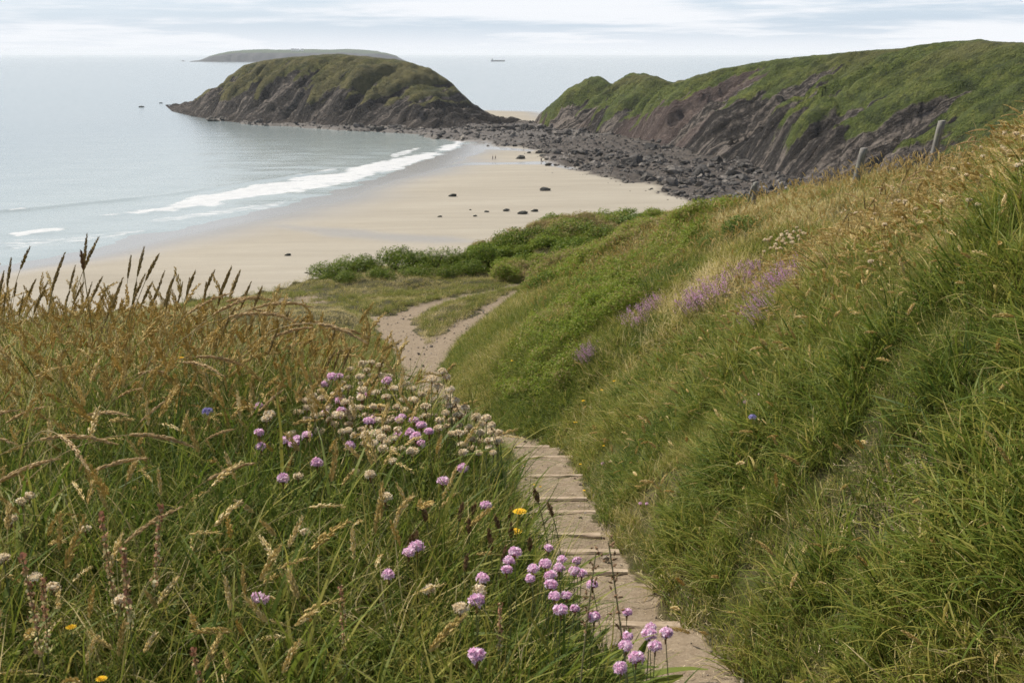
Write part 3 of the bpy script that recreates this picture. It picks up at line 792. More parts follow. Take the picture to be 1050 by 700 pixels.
G = []   # (x, y, scale, idx, tint, leanamount)
def put(x, y, s, idx, tint): G.append((x, y, s, idx, tint))
def clear_path(x, y, m): return path_sd(x, y) > m
# left bank, close to the lens
x, y = spots(21000, -4.8, 1.0, .75, 6.4)
k = frustum(x, y, .2) & clear_path(x, y, .10) & (np.hypot(x, y) > 1.05) & (x < path_c(y))
x, y = x[k], y[k]
pat = fbm(x * 1.3, y * 1.3, 201, 3)
li = prng.random(len(x)) < (.05 + .24 * sstep(2.4, 1.4, y) * sstep(-.8, .1, x))
gold = sstep(2.7, 3.8, y + .4 * pat) 
tn = .06 + .17 * np.clip(pat, -.8, 1) + .36 * gold + .38 * (prng.random(len(x)) < .14)
put(x, y, prng.uniform(.75, 1.15, len(x)) * (1 - .25 * sstep(1.8, 1.2, y)) * (1 - .45 * sstep(-.05, .2, x)) * (1 - .5 * sstep(.1, .6, y - bank_y(x)) * sstep(-.8, -.2, x)), np.where(li, prng.integers(7, 12, len(x)), prng.integers(0, 7, len(x))), np.where(li, .10 + .1 * prng.random(len(x)), tn))
# ground between the bank and the steps
x, y = spots(44000, -12.0, 1.0, 4.0, 31.0)
k = frustum(x, y) & clear_path(x, y, .05) & (x < path_c(y)) & (prng.random(len(x)) < np.interp(y, [4, 12, 31], [1, .8, .4]))
x, y = x[k], y[k]; pat = fbm(x * .9, y * .9, 203, 3)
edge = sstep(.9, .1, path_sd(x, y))
put(x, y, prng.uniform(.6, 1.1, len(x)) * (1 - .28 * edge) * np.interp(y, [4, 30], [.9, 1.3]), prng.integers(0, 7, len(x)), .17 + .15 * pat + .10 * edge)
# right bank
x, y = spots(68000, .6, 11.0, 1.2, 15.0)
f_ = foot(y); s_ = x - f_
dead = np.hypot((x - 1.85) / .30, (y - 5.4) / .75) + .3 * fbm(x * 4, y * 4, 164, 3) < .72
gap = fbm(x * 1.7, y * 1.7, 213, 3)
k = frustum(x, y) & clear_path(x, y, .03) & (x > path_c(y)) & ((gap > -.62) | (prng.random(len(x)) < .22)) & (~dead | (prng.random(len(x)) < .25)) & (np.hypot(x, y) > 1.6)
x, y, s_ = x[k], y[k], s_[k]
pat = fbm(x * .9, y * .9, 205, 4); pat2 = fbm(x * 2.6, y * 2.6, 206, 2)
gold = sstep(1.2, 3.0, s_ + .5 * pat)
li = prng.random(len(x)) < .68 * (1 - .8 * gold) * sstep(-.3, .5, pat2 + .3)
tn = .10 + .24 * np.clip(pat, -.8, 1) + .30 * gold + .42 * (prng.random(len(x)) < .08 + .06 * gold + .12 * (pat2 > .45))
put(x, y, prng.uniform(.7, 1.2, len(x)) * (1 + .35 * np.clip(pat2, -.8, .8)) * np.interp(x - foot(y), [0, .3, .8], [.58, .8, 1.0]), np.where(li, prng.integers(7, 12, len(x)), prng.integers(0, 7, len(x))), np.where(li, .15 + .16 * pat + .25 * (prng.random(len(x)) < .08), tn))
x, y = spots(9000, .7, 6.0, 2.4, 12.0)
k = frustum(x, y) & clear_path(x, y, .03) & (x > path_c(y)); put(x[k], y[k], prng.uniform(.7, 1.5, k.sum()), prng.integers(12, 17, k.sum()), .15 + .55 * prng.random(k.sum()) ** 1.5)
x, y = spots(3600, .7, 7.0, 2.4, 13.0)
k = frustum(x, y) & clear_path(x, y, .06) & (x > foot(y) - .15) & (fbm(x * .9, y * .9, 215, 3) > .0) & (prng.random(len(x)) < 1 - .75 * sstep(1.0, 2.6, x - foot(y)))
put(x[k], y[k], prng.uniform(.4, .85, k.sum()), prng.integers(22, 26, k.sum()), .08 + .4 * prng.random(k.sum()))
x, y = spots(700, -2.2, .3, 1.2, 4.0)
k = frustum(x, y) & clear_path(x, y, .06); put(x[k], y[k], prng.uniform(.6, 1.0, k.sum()), prng.integers(22, 26, k.sum()), .05 + .2 * prng.random(k.sum()))
# right hill farther up
x, y = spots(88000, -2.0, 22.0, 14.5, 48.0)
k = frustum(x, y) & clear_path(x, y, .05) & (x > foot(y) - .2) & (prng.random(len(x)) < np.interp(y, [14, 25, 48], [1, .6, .35]))
x, y = x[k], y[k]; s_ = x - foot(y)
pat = fbm(x * .45, y * .45, 207, 4)
kk = (fbm(x * 1.2, y * 1.2, 217, 3) > -.40) | (prng.random(len(x)) < .3); x, y, s_, pat = x[kk], y[kk], s_[kk], pat[kk]
gold = sstep(1.8, 5.5, s_ + 1.5 * pat)
put(x, y, prng.uniform(.7, 1.1, len(x)) * np.interp(y, [14, 30, 48], [.85, 1.0, 1.15]) * np.interp(s_, [0, .8], [.5, 1.0]) * np.interp(y, [30, 36], [1, .75]), prng.integers(17, 22, len(x)), .20 + .22 * pat + .26 * gold + .25 * (prng.random(len(x)) < .1))
# low growth along the foot of the hill beside the path
x, y = spots(26000, -2.6, 2.6, 13.5, 31.0)
s_ = x - foot(y); k = frustum(x, y) & clear_path(x, y, .03) & (s_ > -.35) & (s_ < 1.9); x, y, s_ = x[k], y[k], s_[k]
mid_ = prng.random(len(x)) < .55; pat = fbm(x * .9, y * .9, 219, 3)
put(x, y, np.where(mid_, prng.uniform(.45, .85, len(x)), prng.uniform(1.0, 1.9, len(x))), np.where(mid_, prng.integers(17, 22, len(x)), prng.integers(12, 17, len(x))), .22 + .22 * pat + .25 * (prng.random(len(x)) < .15))
# turf of the terrace
x, y = spots(60000, -15.0, 16.0, 26.0, 68.0)
k = frustum(x, y) & clear_path(x, y, .0) & (y < edge_y(x) + .5) & ((x < foot(y)) | (y > 46)) & ((y > 29) | (x < -2))
x, y = x[k], y[k]; pat = fbm(x * .35, y * .35, 209, 4)
led = np.hypot((x + 7.4) / 1.9, (y - 42.0) / 2.4) < .85
kk = ~led | (prng.random(len(x)) < .2); x, y, pat = x[kk], y[kk], pat[kk]
put(x, y, prng.uniform(1.0, 1.9, len(x)), prng.integers(12, 17, len(x)), .34 + .26 * pat + .2 * (prng.random(len(x)) < .25))
# rougher tussocks round the trails and the left edge of the terrace
x, y = spots(9000, -12, 3, 25, 46)
pat = fbm(x * .5, y * .5, 211, 3)
k = frustum(x, y) & clear_path(x, y, .08) & (y < edge_y(x)) & (x < foot(y)) & ((pat > .30) | (path_sd(x, y) < .5) | (y < 30))
x, y = x[k], y[k]
put(x, y, prng.uniform(.45, .85, len(x)), prng.integers(17, 22, len(x)), .16 + .2 * prng.random(len(x)))
gx = np.concatenate([g[0] for g in G]); gy = np.concatenate([g[1] for g in G]); gs = np.concatenate([g[2] for g in G]); gi_ = np.concatenate([g[3] for g in G]); gt = np.concatenate([g[4] for g in G])
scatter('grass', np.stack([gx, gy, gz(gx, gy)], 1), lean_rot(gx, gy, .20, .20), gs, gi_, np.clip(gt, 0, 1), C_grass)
print('grass', len(gx))

# golden seeding grass
G = []
x, y = spots(6800, -3.4, -.35, 2.4, 5.6)
pat = fbm(x * 1.1, y * 1.1, 221, 3)
k = frustum(x, y) & (prng.random(len(x)) < sstep(2.5, 3.6, y + .5 * pat) * (.42 + .45 * (pat > -.2))) & (y < bank_y(x) + 1.1) & (x < path_c(y) - .7)
put(x[k], y[k], prng.uniform(.45, .82, k.sum()), prng.integers(0, 13, k.sum()), .05 + .35 * prng.random(k.sum()))
x, y = spots(600, -2.4, -.15, 1.35, 3.0)
k = frustum(x, y) & (y < bank_y(x) + .2); put(x[k], y[k], prng.uniform(.5, .8, k.sum()), prng.integers(0, 13, k.sum()), .15 + .4 * prng.random(k.sum()))
x, y = spots(72000, 1.0, 11.0, 3.0, 16.0)
s_ = x - foot(y); pat = fbm(x * .7, y * .7, 223, 3)
k = frustum(x, y) & (prng.random(len(x)) < .03 + .70 * sstep(1.0, 2.6, s_ + .8 * pat) * (.5 + .5 * sstep(-.4, .5, fbm(x * .4, y * .4, 224, 2))))
put(x[k], y[k], prng.uniform(.6, 1.1, k.sum()), np.where(prng.random(k.sum()) < .72, prng.integers(13, 20, k.sum()), prng.integers(9, 13, k.sum())), .15 + .4 * prng.random(k.sum()))
x, y = spots(30000, .5, 17.0, 15.5, 36.0)
s_ = x - foot(y); pat = fbm(x * .35, y * .35, 225, 3)
k = frustum(x, y) & (prng.random(len(x)) < .02 + .5 * sstep(1.6, 4.2, s_ + 1.6 * pat))
put(x[k], y[k], prng.uniform(.8, 1.3, k.sum()), prng.integers(0, 13, k.sum()), .1 + .4 * prng.random(k.sum()))
gx = np.concatenate([g[0] for g in G]); gy = np.concatenate([g[1] for g in G]); gs = np.concatenate([g[2] for g in G]); gi_ = np.concatenate([g[3] for g in G]); gt = np.concatenate([g[4] for g in G])
scatter('seeding_grass', np.stack([gx, gy, gz(gx, gy)], 1), lean_rot(gx, gy, .12, .14), gs, gi_, gt, C_seed)
print('seeding grass', len(gx))

# low scrub (bracken, bramble) in drifts on the right hill and the mound beyond
def leaf_clump(nl, Rr, ls):
    mb = MB()
    for _ in range(nl):
        d = np.array([U(-1, 1), U(-1, 1), U(-.15, 1)]); d /= np.linalg.norm(d) + 1e-9
        p = d * Rr * U(.45, 1.0) ** .5 * np.array([1, 1, .8]) * (.8 + .4 * U(0, 1))
        nrm = d * .7 + np.array([U(-1, 1), U(-1, 1), U(0, 1.2)]) * .6; nrm /= np.linalg.norm(nrm)
        a = np.cross(nrm, [U(-1, 1), U(-1, 1), U(-1, 1)]); a /= np.linalg.norm(a) + 1e-9; b = np.cross(nrm, a)
        L = ls * U(.6, 1.3); W = L * U(.35, .6)
        mb.add([p - a * L * .5, p - b * W * .5 + nrm * L * .06, p + a * L * .5 - nrm * L * .12, p + b * W * .5 + nrm * L * .06], [(0, 1, 2), (0, 2, 3)], U(0, 1), .5, 0)
    return mb
C_scrub = protos('scrub_clump', [leaf_clump(170, .26, .055) for _ in range(6)], [m_brack])
x, y = spots(52000, -2.0, 22.0, 12.0, 68.0)
s_ = x - foot(y)
def in_px(x, y, poly):
    z = ground_rel(x, y); t_ = y * CP - z * SP
    return inside(525 + F * x / t_, 350 - F * (y * SP + z * CP) / t_, poly)
drift = inside(x, y, [(.4, 26), (1.6, 22), (3.0, 21), (4.2, 24), (5.8, 28), (7.2, 34), (7.2, 46), (4, 50), (1.6, 44), (.2, 34)]) | inside(x, y, [(-.3, 19.5), (.6, 17), (2.0, 18), (2.2, 22), (1.5, 25), (.4, 24)]) | inside(x, y, [(5.5, 30), (9.5, 32), (11.5, 38), (9, 44), (6.5, 40)])
mound = ((y > 47 + 0 * x) & (x > -.6) & (y < edge_y(x) + 1.0)) | ((x > -9.8) & (x <= -.6) & (y > edge_y(x) - 3.2 - 1.6 * fbm(x * .5, y * .5, 237, 2)) & (y < edge_y(x) + .8))
pat = fbm(x * .3, y * .3, 231, 3)
pr_ = np.where(mound, .85 * sstep(-.7, -.1, pat), np.where(drift, .75 * sstep(-.75, -.1, pat), 0))
k = frustum(x, y) & (prng.random(len(x)) < pr_) & clear_path(x, y, .35)
x, y, pat, mound = x[k], y[k], pat[k], mound[k]
sc = prng.uniform(.7, 1.5, len(x)) * np.interp(y, [14, 30, 60], [.55, .9, 1.35])
tn = np.where(mound, .26 + .28 * pat, .36 + .22 * pat) + prng.uniform(-.1, .12, len(x))
dryp = mound & (fbm(x * .25, y * .25, 233, 2) > .42)
tn = np.where(dryp, .75, tn)
rr = np.zeros((len(x), 3)); rr[:, 2] = prng.uniform(0, 6.28, len(x)); rr[:, 0] = prng.normal(0, .3, len(x)); rr[:, 1] = prng.normal(0, .3, len(x))
scatter('low_scrub', np.stack([x, y, gz(x, y) + .06 * sc + .32 * sstep(.0, .7, fbm(x * .75, y * .75, 235, 3))], 1), rr, sc, prng.integers(0, 6, len(x)), np.clip(tn, 0, .95), C_scrub)
print('scrub', len(x))

# litter and small stones on the trodden soil
lit = []
for _ in range(5):
    mb = MB()
    for _ in range(9):
        a = U(0, 6.28); p = np.array([U(-.09, .09), U(-.09, .09), U(.002, .008)]); d = np.array([math.cos(a), math.sin(a), U(-.08, .08)]); s = np.array([-d[1], d[0], 0])
        L = U(.012, .055); ww = U(.0008, .0022)
        mb.add([p - s * ww, p + s * ww, p + d * L + s * ww * .5, p + d * L - s * ww * .5], [(0, 1, 2, 3)], U(0, 1), .8, 0)
    lit.append(mb)
m_lit = veg_mat('dry_litter', [(0, (.22, .16, .09)), (.5, (.36, .28, .17)), (1, (.50, .42, .28))], .1, .8, scatter=False, spread=1.0)
C_lit = protos('dry_litter', lit, [m_lit])
x, y = spots(16000, -4.5, 1.9, 4.2, 40)
k = (path_sd(x, y) < .12) & frustum(x, y) & (prng.random(len(x)) < np.where(y < 17, 1, .3)); x, y = x[k], y[k]
xe = np.concatenate([x, prng.normal(1.85, .22, 160)]); ye = np.concatenate([y, prng.normal(5.4, .45, 160)])
rr = np.zeros((len(xe), 3)); rr[:, 2] = prng.uniform(0, 6.28, len(xe))
scatter('dry_litter', np.stack([xe, ye, gz(xe, ye) + .004], 1), rr, prng.uniform(.6, 1.3, len(xe)), prng.integers(0, 5, len(xe)), np.zeros(len(xe)), C_lit)
# ================================================================ rocks
def rock_mesh(seed, flat=.65, elong=1.3):
    r_ = np.random.default_rng(seed)
    bm = bmesh.new()
    for _ in range(26):
        d = r_.normal(size=3); d /= np.linalg.norm(d); d *= r_.uniform(.78, 1.0)
        bm.verts.new((d[0] * elong, d[1], d[2] * flat))
    bmesh.ops.convex_hull(bm, input=bm.verts[:])
    for v in [v for v in bm.verts if not v.link_faces]: bm.verts.remove(v)
    bmesh.ops.subdivide_edges(bm, edges=bm.edges[:], cuts=1, use_grid_fill=True)
    for v in bm.verts: v.co += Vector(r_.normal(size=3)) * .035
    me = bpy.data.meshes.new('rock'); bm.to_mesh(me); bm.free()
    k = .5 / max(v.co.x for v in me.vertices)
    for v in me.vertices: v.co *= k
    return me
def rock_mat(name, stops, weed=None):
    m, t = material(name)
    P = t.pos(); O = t.obj()
    r_ = t.n('ShaderNodeObjectInfo').outputs['Random']
    n = t.noise(P, 1.3, 5, .65)
    v = t.math('ADD', t.math('MULTIPLY', n, .6), t.math('MULTIPLY', r_, .4))
    c = t.ramp(v, stops)
    finish(t, principled(t, c, .82, .3, t.bump(n, .6, .3))); return m
m_rock = rock_mat('wet_dark_rock', [(.25, (.014, .013, .012)), (.46, (.046, .042, .037)), (.62, (.115, .102, .088)), (.78, (.26, .23, .195))])
m_boul = rock_mat('seaweed_dark_boulder', [(.2, (.014, .016, .014)), (.6, (.035, .036, .030)), (.9, (.075, .070, .060))])
ROCKM = [rock_mesh(300 + i, .55 + .3 * ((i * 37) % 10) / 10, 1.1 + .5 * ((i * 53) % 10) / 10) for i in range(8)]
for me in ROCKM: me.materials.append(m_rock)
BOULM = [rock_mesh(330 + i, .6, 1.25) for i in range(5)]
for me in BOULM: me.materials.append(m_boul)
c_rock = bpy.data.collections.new('rock_kinds')
for i, me in enumerate(ROCKM):
    o = bpy.data.objects.new('rock', me); c_rock.objects.link(o)
rx, ry = [], []
r2 = np.random.default_rng(77)
x = r2.uniform(-250, 190, 170000); y = r2.uniform(270, 850, 170000)
f1 = rock_field(x, y)
land = np.maximum(poly_sd(x, y, HEAD), poly_sd(x, y, ISLE))
keep = (f1 > -10) & (land < 5) & (r2.random(len(x)) < np.where(f1 > 1, .95, np.where(f1 > -2.5, .25, .035))) & (r2.random(len(x)) < np.interp(y, [270, 450, 850], [.62, .38, .20]))
x, y, f1 = x[keep], y[keep], f1[keep]
apron = poly_sd(x, y, APRON) > 0
size = np.exp(r2.normal(.0, .62, len(x))) * np.interp(y, [280, 450, 850], [.56, .80, 1.25]) * np.where(f1 < 1, .6, 1)
size = np.clip(size, .4, 5.0)
fg = sstep(-.2, .6, fbm(x * .03, y * .03, 311, 3)); size *= .75 + .7 * fg
zz = sand_z(x, y)
rot = np.stack([r2.normal(0, .35, len(x)), r2.normal(0, .35, len(x)), r2.uniform(0, 6.28, len(x))], 1)
vid = r2.integers(0, 8, len(x))
tdep = y * CP - (zz - EYE) * SP
uu = 525 + F * x / tdep; vv = 350 - F * (y * SP + (zz - EYE) * CP) / tdep
onscreen = (uu > 5) & (uu < 790) & (vv < 214)
score = np.where(onscreen, size / tdep, 0); order = np.argsort(-score); big = order[:300]; rest = order[300:]
for i in big:
    o = bpy.data.objects.new('rock', ROCKM[vid[i]]); COL.objects.link(o)
    o.location = (x[i], y[i], zz[i] + size[i] * .06); o.rotation_euler = rot[i]; o.scale = (size[i] * 1.1,) * 3
    ap = poly_sd(np.array([x[i]]), np.array([y[i]]), APRON)[0] > 0
    tag(o, 'dark angular rock in the rubble apron at the foot of the tidal island' if ap else 'dark angular rock in the broad rubble field below the headland cliffs', 'rock', 'rocks at the foot of the tidal island' if ap else 'rocks of the rubble field below the headland')
scatter('rock_rubble', np.stack([x, y, zz + size * .05], 1)[rest], rot[rest], size[rest], vid[rest], np.zeros(len(rest)), c_rock)
print('rocks', len(rest))
BOULDERS = [(464, 201.5, 9, 'dark round boulder alone in the middle of the open sand'), (559, 195.5, 11, 'low dark boulder on the sand towards the rubble field'),
  (533, 163, 11, 'largest dark boulder beside the wet channel at the far end of the sand'), (519, 216.5, 8, 'flat dark rock with a pale pool beside it, left of a close pair'),
  (536, 219.5, 11, 'longest low rock of the row in front of the mound of scrub'), (548, 217, 8, 'dark rock at the right end of the row in front of the mound of scrub'),
  (499, 217.5, 5, 'small dark rock in the middle of the row on the sand'), (482, 215.5, 3, 'tiny dark rock, upper of two at the left of the row'), (487, 222, 5, 'small flat rock, lower of two at the left of the row'),
  (451, 222.5, 5, 'small dark rock by itself at the left end of the row on the sand'), (295, 262, 7, 'small dark rock on the sand above the left grass crest, nearest one to the viewer'),
  (556, 160, 6, 'flat rock on the sand off the rubble edge, up from the biggest boulder'), (542, 157.5, 5, 'low rock on the sand behind the largest boulder'), (562, 170, 9, 'dark boulder in shallow water at the edge of the rubble'),
  (496, 145.5, 4, 'small rock on the sand close to the surf and the island rocks'), (621, 181.5, 5, 'small rock on the sand just clear of the rubble edge'), (659, 187.5, 6, 'small rock off the lower edge of the rubble, further right'), (691, 198, 6, 'small rock off the lower edge of the rubble near the scrub mound'), (668, 194, 4, 'tiny rock off the rubble edge between two others')]
for k, (u, v, wpx, lab) in enumerate(BOULDERS):
    x_, y_, z_ = on_sand(u, v); t_ = y_ * CP - (z_ - EYE) * SP; s = wpx * t_ / F
    o = bpy.data.objects.new('boulder', BOULM[k % 5]); COL.objects.link(o)
    o.location = (x_, y_, z_ + s * .12); o.rotation_euler = (.1, -.1, k * 1.7 % .6 - .3); o.scale = (s, s * .8, s * .85)
    tag(o, lab, 'boulder', 'boulders on the open sand')
for u, v, wpx, lab in [(145, 110, 6, 'small dark rock in the sea, farther left of two off the island point'), (165, 106, 4, 'small dark rock in the sea nearer the island point'), (219, 124.5, 13, 'low dark rock in the water under the island shore'), (198, 119.5, 5, 'small rock in the water at the left end of the island'), (188, 63, 4, 'tiny rock in the sea left of the far island')]:
    x_, y_ = on_level(u, v, 0.0); t_ = float(y_) * CP + EYE * SP; s = wpx * t_ / F
    o = bpy.data.objects.new('sea_rock', BOULM[int(u) % 5]); COL.objects.link(o)
    o.location = (float(x_), float(y_), s * .05); o.rotation_euler = (0, .1, u % 1.0); o.scale = (s, s * .6, min(s * .7, 12))
    tag(o, lab, 'sea rock')

# small stones lying on the trodden soil
m_peb = rock_mat('path_pebble', [(.2, (.12, .10, .08)), (.5, (.24, .20, .16)), (.8, (.42, .37, .31))])
c_peb = bpy.data.collections.new('pebble_kinds')
for i in range(5):
    me = rock_mesh(360 + i, .6, 1.2); me.materials.append(m_peb); c_peb.objects.link(bpy.data.objects.new('pebble', me))
x, y = spots(26000, -4.5, 1.9, 4.2, 40)
k = (path_sd(x, y) < .10) & (r2.random(len(x)) < np.where(path_sd(x, y) > -.14, .9, .22)) & (fbm(x * 2, y * 2, 341, 2) > -.4); x, y = x[k], y[k]
rr = r2.uniform(0, 6.28, (len(x), 3)); sc = np.clip(np.exp(r2.normal(-4.3, .55, len(x))), .006, .07) * np.interp(y, [4, 20, 40], [1, 1.4, 2.2])
scatter('gravel', np.stack([x, y, gz(x, y) + sc * .1], 1), rr, sc, r2.integers(0, 5, len(x)), np.zeros(len(x)), c_peb)
print('pebbles', len(x))
# ================================================================ people on the sand
def skinned(name, joints, bones, mat, sub=1):
    me = bpy.data.meshes.new(name)
    me.from_pydata([j[:3] for j in joints], bones, [])
    o = bpy.data.objects.new(name + '_build', me); COL.objects.link(o)
    sk = o.modifiers.new('skin', 'SKIN')
    for i, j in enumerate(joints): me.skin_vertices[0].data[i].radius = (j[3], j[4] if len(j) > 4 else j[3])
    me.skin_vertices[0].data[0].use_root = True
    sb = o.modifiers.new('sub', 'SUBSURF'); sb.levels = sb.render_levels = sub
    dg = bpy.context.evaluated_depsgraph_get(); out = bpy.data.meshes.new_from_object(o.evaluated_get(dg))
    bpy.data.objects.remove(o); out.name = name
    out.materials.clear(); out.materials.append(mat)
    for p in out.polygons: p.use_smooth = True
    return out
m_skin = plain_mat('skin', (.48, .30, .22)); m_hair = plain_mat('hair', (.05, .035, .025))
def person(u, v, rz, jacket, trousers, step, lab):
    x_, y_, z_ = on_sand(u, v)
    root = empty('person', (x_, y_, z_), rz)
    a = .17 * step
    J = [(0, 0, .95, .14, .11), (0, 0, 1.20, .15, .10), (0, .01, 1.42, .13, .08), (0, .02, 1.53, .055), (0, .03, 1.66, .085, .10), (0, .03, 1.76, .05),
         (-.19, 0, 1.40, .055), (-.24, -.06 * step, 1.13, .045), (-.25, .05 * step, .88, .035), (-.25, .07 * step, .80, .03),
         (.19, 0, 1.40, .055), (.24, .06 * step, 1.13, .045), (.25, -.03 * step + .06, .88, .035), (.25, -.03 * step + .09, .80, .03),
         (-.09, 0, .90, .085), (-.10, a * .9, .50, .065), (-.10, a * 1.1, .09, .045), (-.10, a * 1.1 + .14, .04, .04),
         (.09, 0, .90, .085), (.10, -a * .5, .50, .065), (.10, -a * 1.7, .10, .045), (.10, -a * 1.7 + .13, .04, .04)]
    Bn = [(0, 1), (1, 2), (2, 3), (3, 4), (4, 5), (2, 6), (6, 7), (7, 8), (8, 9), (2, 10), (10, 11), (11, 12), (12, 13), (0, 14), (14, 15), (15, 16), (16, 17), (0, 18), (18, 19), (19, 20), (20, 21)]
    link_mesh('body', skinned('body', J, Bn, m_skin), (), root)
    up = lambda j, k: (*j[:3], *[r * k for r in j[3:]])
    link_mesh('jacket', skinned('jacket', [up(J[i], 1.22) for i in (0, 1, 2, 6, 7, 8, 10, 11, 12)], [(0, 1), (1, 2), (2, 3), (3, 4), (4, 5), (2, 6), (6, 7), (7, 8)], plain_mat('jacket', jacket)), (), root)
    link_mesh('trousers', skinned('trousers', [up(J[i], 1.2) for i in (0, 14, 15, 16, 18, 19, 20)], [(0, 1), (1, 2), (2, 3), (0, 4), (4, 5), (5, 6)], plain_mat('trousers', trousers)), (), root)
    link_mesh('hair', skinned('hair', [(0, .015, 1.72, .10, .105), (0, 0, 1.79, .07)], [(0, 1)], m_hair), (), root)
    tag(root, lab, 'person')
person(505.2, 164.2, 1.9, (.04, .04, .06), (.02, .02, .03), 1.0, 'left one of two people walking side by side on the far sand, in dark clothes')
person(508.0, 164.0, 1.9, (.10, .05, .05), (.03, .03, .04), -.8, 'right one of two people walking side by side on the far sand, in dark clothes')
person(555.0, 166.6, .4, (.03, .04, .05), (.02, .02, .02), .2, 'person standing on the far sand beside the edge of the rocks, in dark clothes')
person(537.0, 153.0, .9, (.30, .28, .25), (.04, .04, .05), .6, 'farthest person on the sand, behind the biggest boulder, in a pale top')

# ================================================================ ship and cottages far out
def box(bm, x0, x1, y0, y1, z0, z1):
    vs_ = [bm.verts.new(p) for p in [(x0, y0, z0), (x1, y0, z0), (x1, y1, z0), (x0, y1, z0), (x0, y0, z1), (x1, y0, z1), (x1, y1, z1), (x0, y1, z1)]]
    for q in [(3, 2, 1, 0), (4, 5, 6, 7), (0, 1, 5, 4), (1, 2, 6, 5), (2, 3, 7, 6), (3, 0, 4, 7)]: bm.faces.new([vs_[i] for i in q])
def bm_obj(name, fn, mat, parent=None, bev=0.0):
    bm = bmesh.new(); fn(bm)
    if bev: bmesh.ops.bevel(bm, geom=bm.edges[:], offset=bev, segments=1, affect='EDGES')
    me = bpy.data.meshes.new(name); bm.to_mesh(me); bm.free()
    return link_mesh(name, me, [mat], parent)
sx, sy = on_level(510.5, 63.2, 0.0)
ship = empty('ship', (float(sx), float(sy), 0), .12)
def hull(bm):
    rows = []
    for xx, hw, zt in [(-34, 4.2, 5.0), (-30, 5.6, 4.6), (-10, 6, 4.3), (16, 6, 4.4), (27, 4, 5.6), (35, .25, 7.2)]:
        rows.append([bm.verts.new(p) for p in [(xx - (0 if xx < 30 else 2), -hw * .8, -1), (xx, -hw, zt), (xx, hw, zt), (xx - (0 if xx < 30 else 2), hw * .8, -1)]])
    for a, b in zip(rows[:-1], rows[1:]):
        for i in range(4): bm.faces.new((a[i], a[(i + 1) % 4], b[(i + 1) % 4], b[i]))
    bm.faces.new(rows[0][::-1]); bm.faces.new(rows[-1])
bm_obj('hull', hull, plain_mat('ship_hull', (.07, .08, .11)), ship)
bm_obj('superstructure', lambda bm: (box(bm, -32, -22, -5, 5, 4.65, 9.2), box(bm, -31, -24, -4.4, 4.4, 9.22, 13), box(bm, -29.5, -27.5, -1.2, 1.2, 13.02, 16)), plain_mat('ship_white', (.5, .5, .5)), ship)
bm_obj('mast', lambda bm: (box(bm, 22.6, 23.2, -.3, .3, 4.2, 15), box(bm, 21.6, 24.2, -1.2, 1.2, 11.5, 12)), plain_mat('ship_mast', (.15, .15, .16)), ship)
bm_obj('hatch_cover', lambda bm: box(bm, -18, 19, -4.4, 4.4, 4.45, 6.2), plain_mat('ship_hatch', (.12, .08, .06)), ship)
tag(ship, 'small dark cargo ship far out on the horizon, right of the far island', 'ship')
m_wht = plain_mat('limewash', (.78, .77, .74)); m_slate = plain_mat('slate', (.12, .12, .13))
for u, wdt, lab in [(301, 15, 'white cottage on the far island, left one of three'), (305.5, 20, 'white cottage on the far island, middle and longest one of three'), (311, 13, 'white cottage on the far island, right one of three')]:
    yy = FY + 20.0; xx = (u - 525) / F * yy * .975
    hz = max(zsample(ZFg, xx + d_, yy + e_) for d_ in (-8, 0, 8) for e_ in (-5, 5)) - 1
    h = empty('cottage', (xx, yy, hz))
    bm_obj('wall', lambda bm: box(bm, -wdt / 2, wdt / 2, -5, 5, -6, 6.5), m_wht, h)
    def roof(bm):
        a = [bm.verts.new(p) for p in [(-wdt / 2 - .4, -5.4, 6.5), (wdt / 2 + .4, -5.4, 6.5), (wdt / 2 + .4, 5.4, 6.5), (-wdt / 2 - .4, 5.4, 6.5), (-wdt / 2 - .4, 0, 10), (wdt / 2 + .4, 0, 10)]]
        for q in [(0, 1, 5, 4), (2, 3, 4, 5), (0, 4, 3), (1, 2, 5), (3, 2, 1, 0)]: bm.faces.new([a[i] for i in q])
    bm_obj('roof', roof, m_slate, h)
    tag(h, lab, 'cottage')

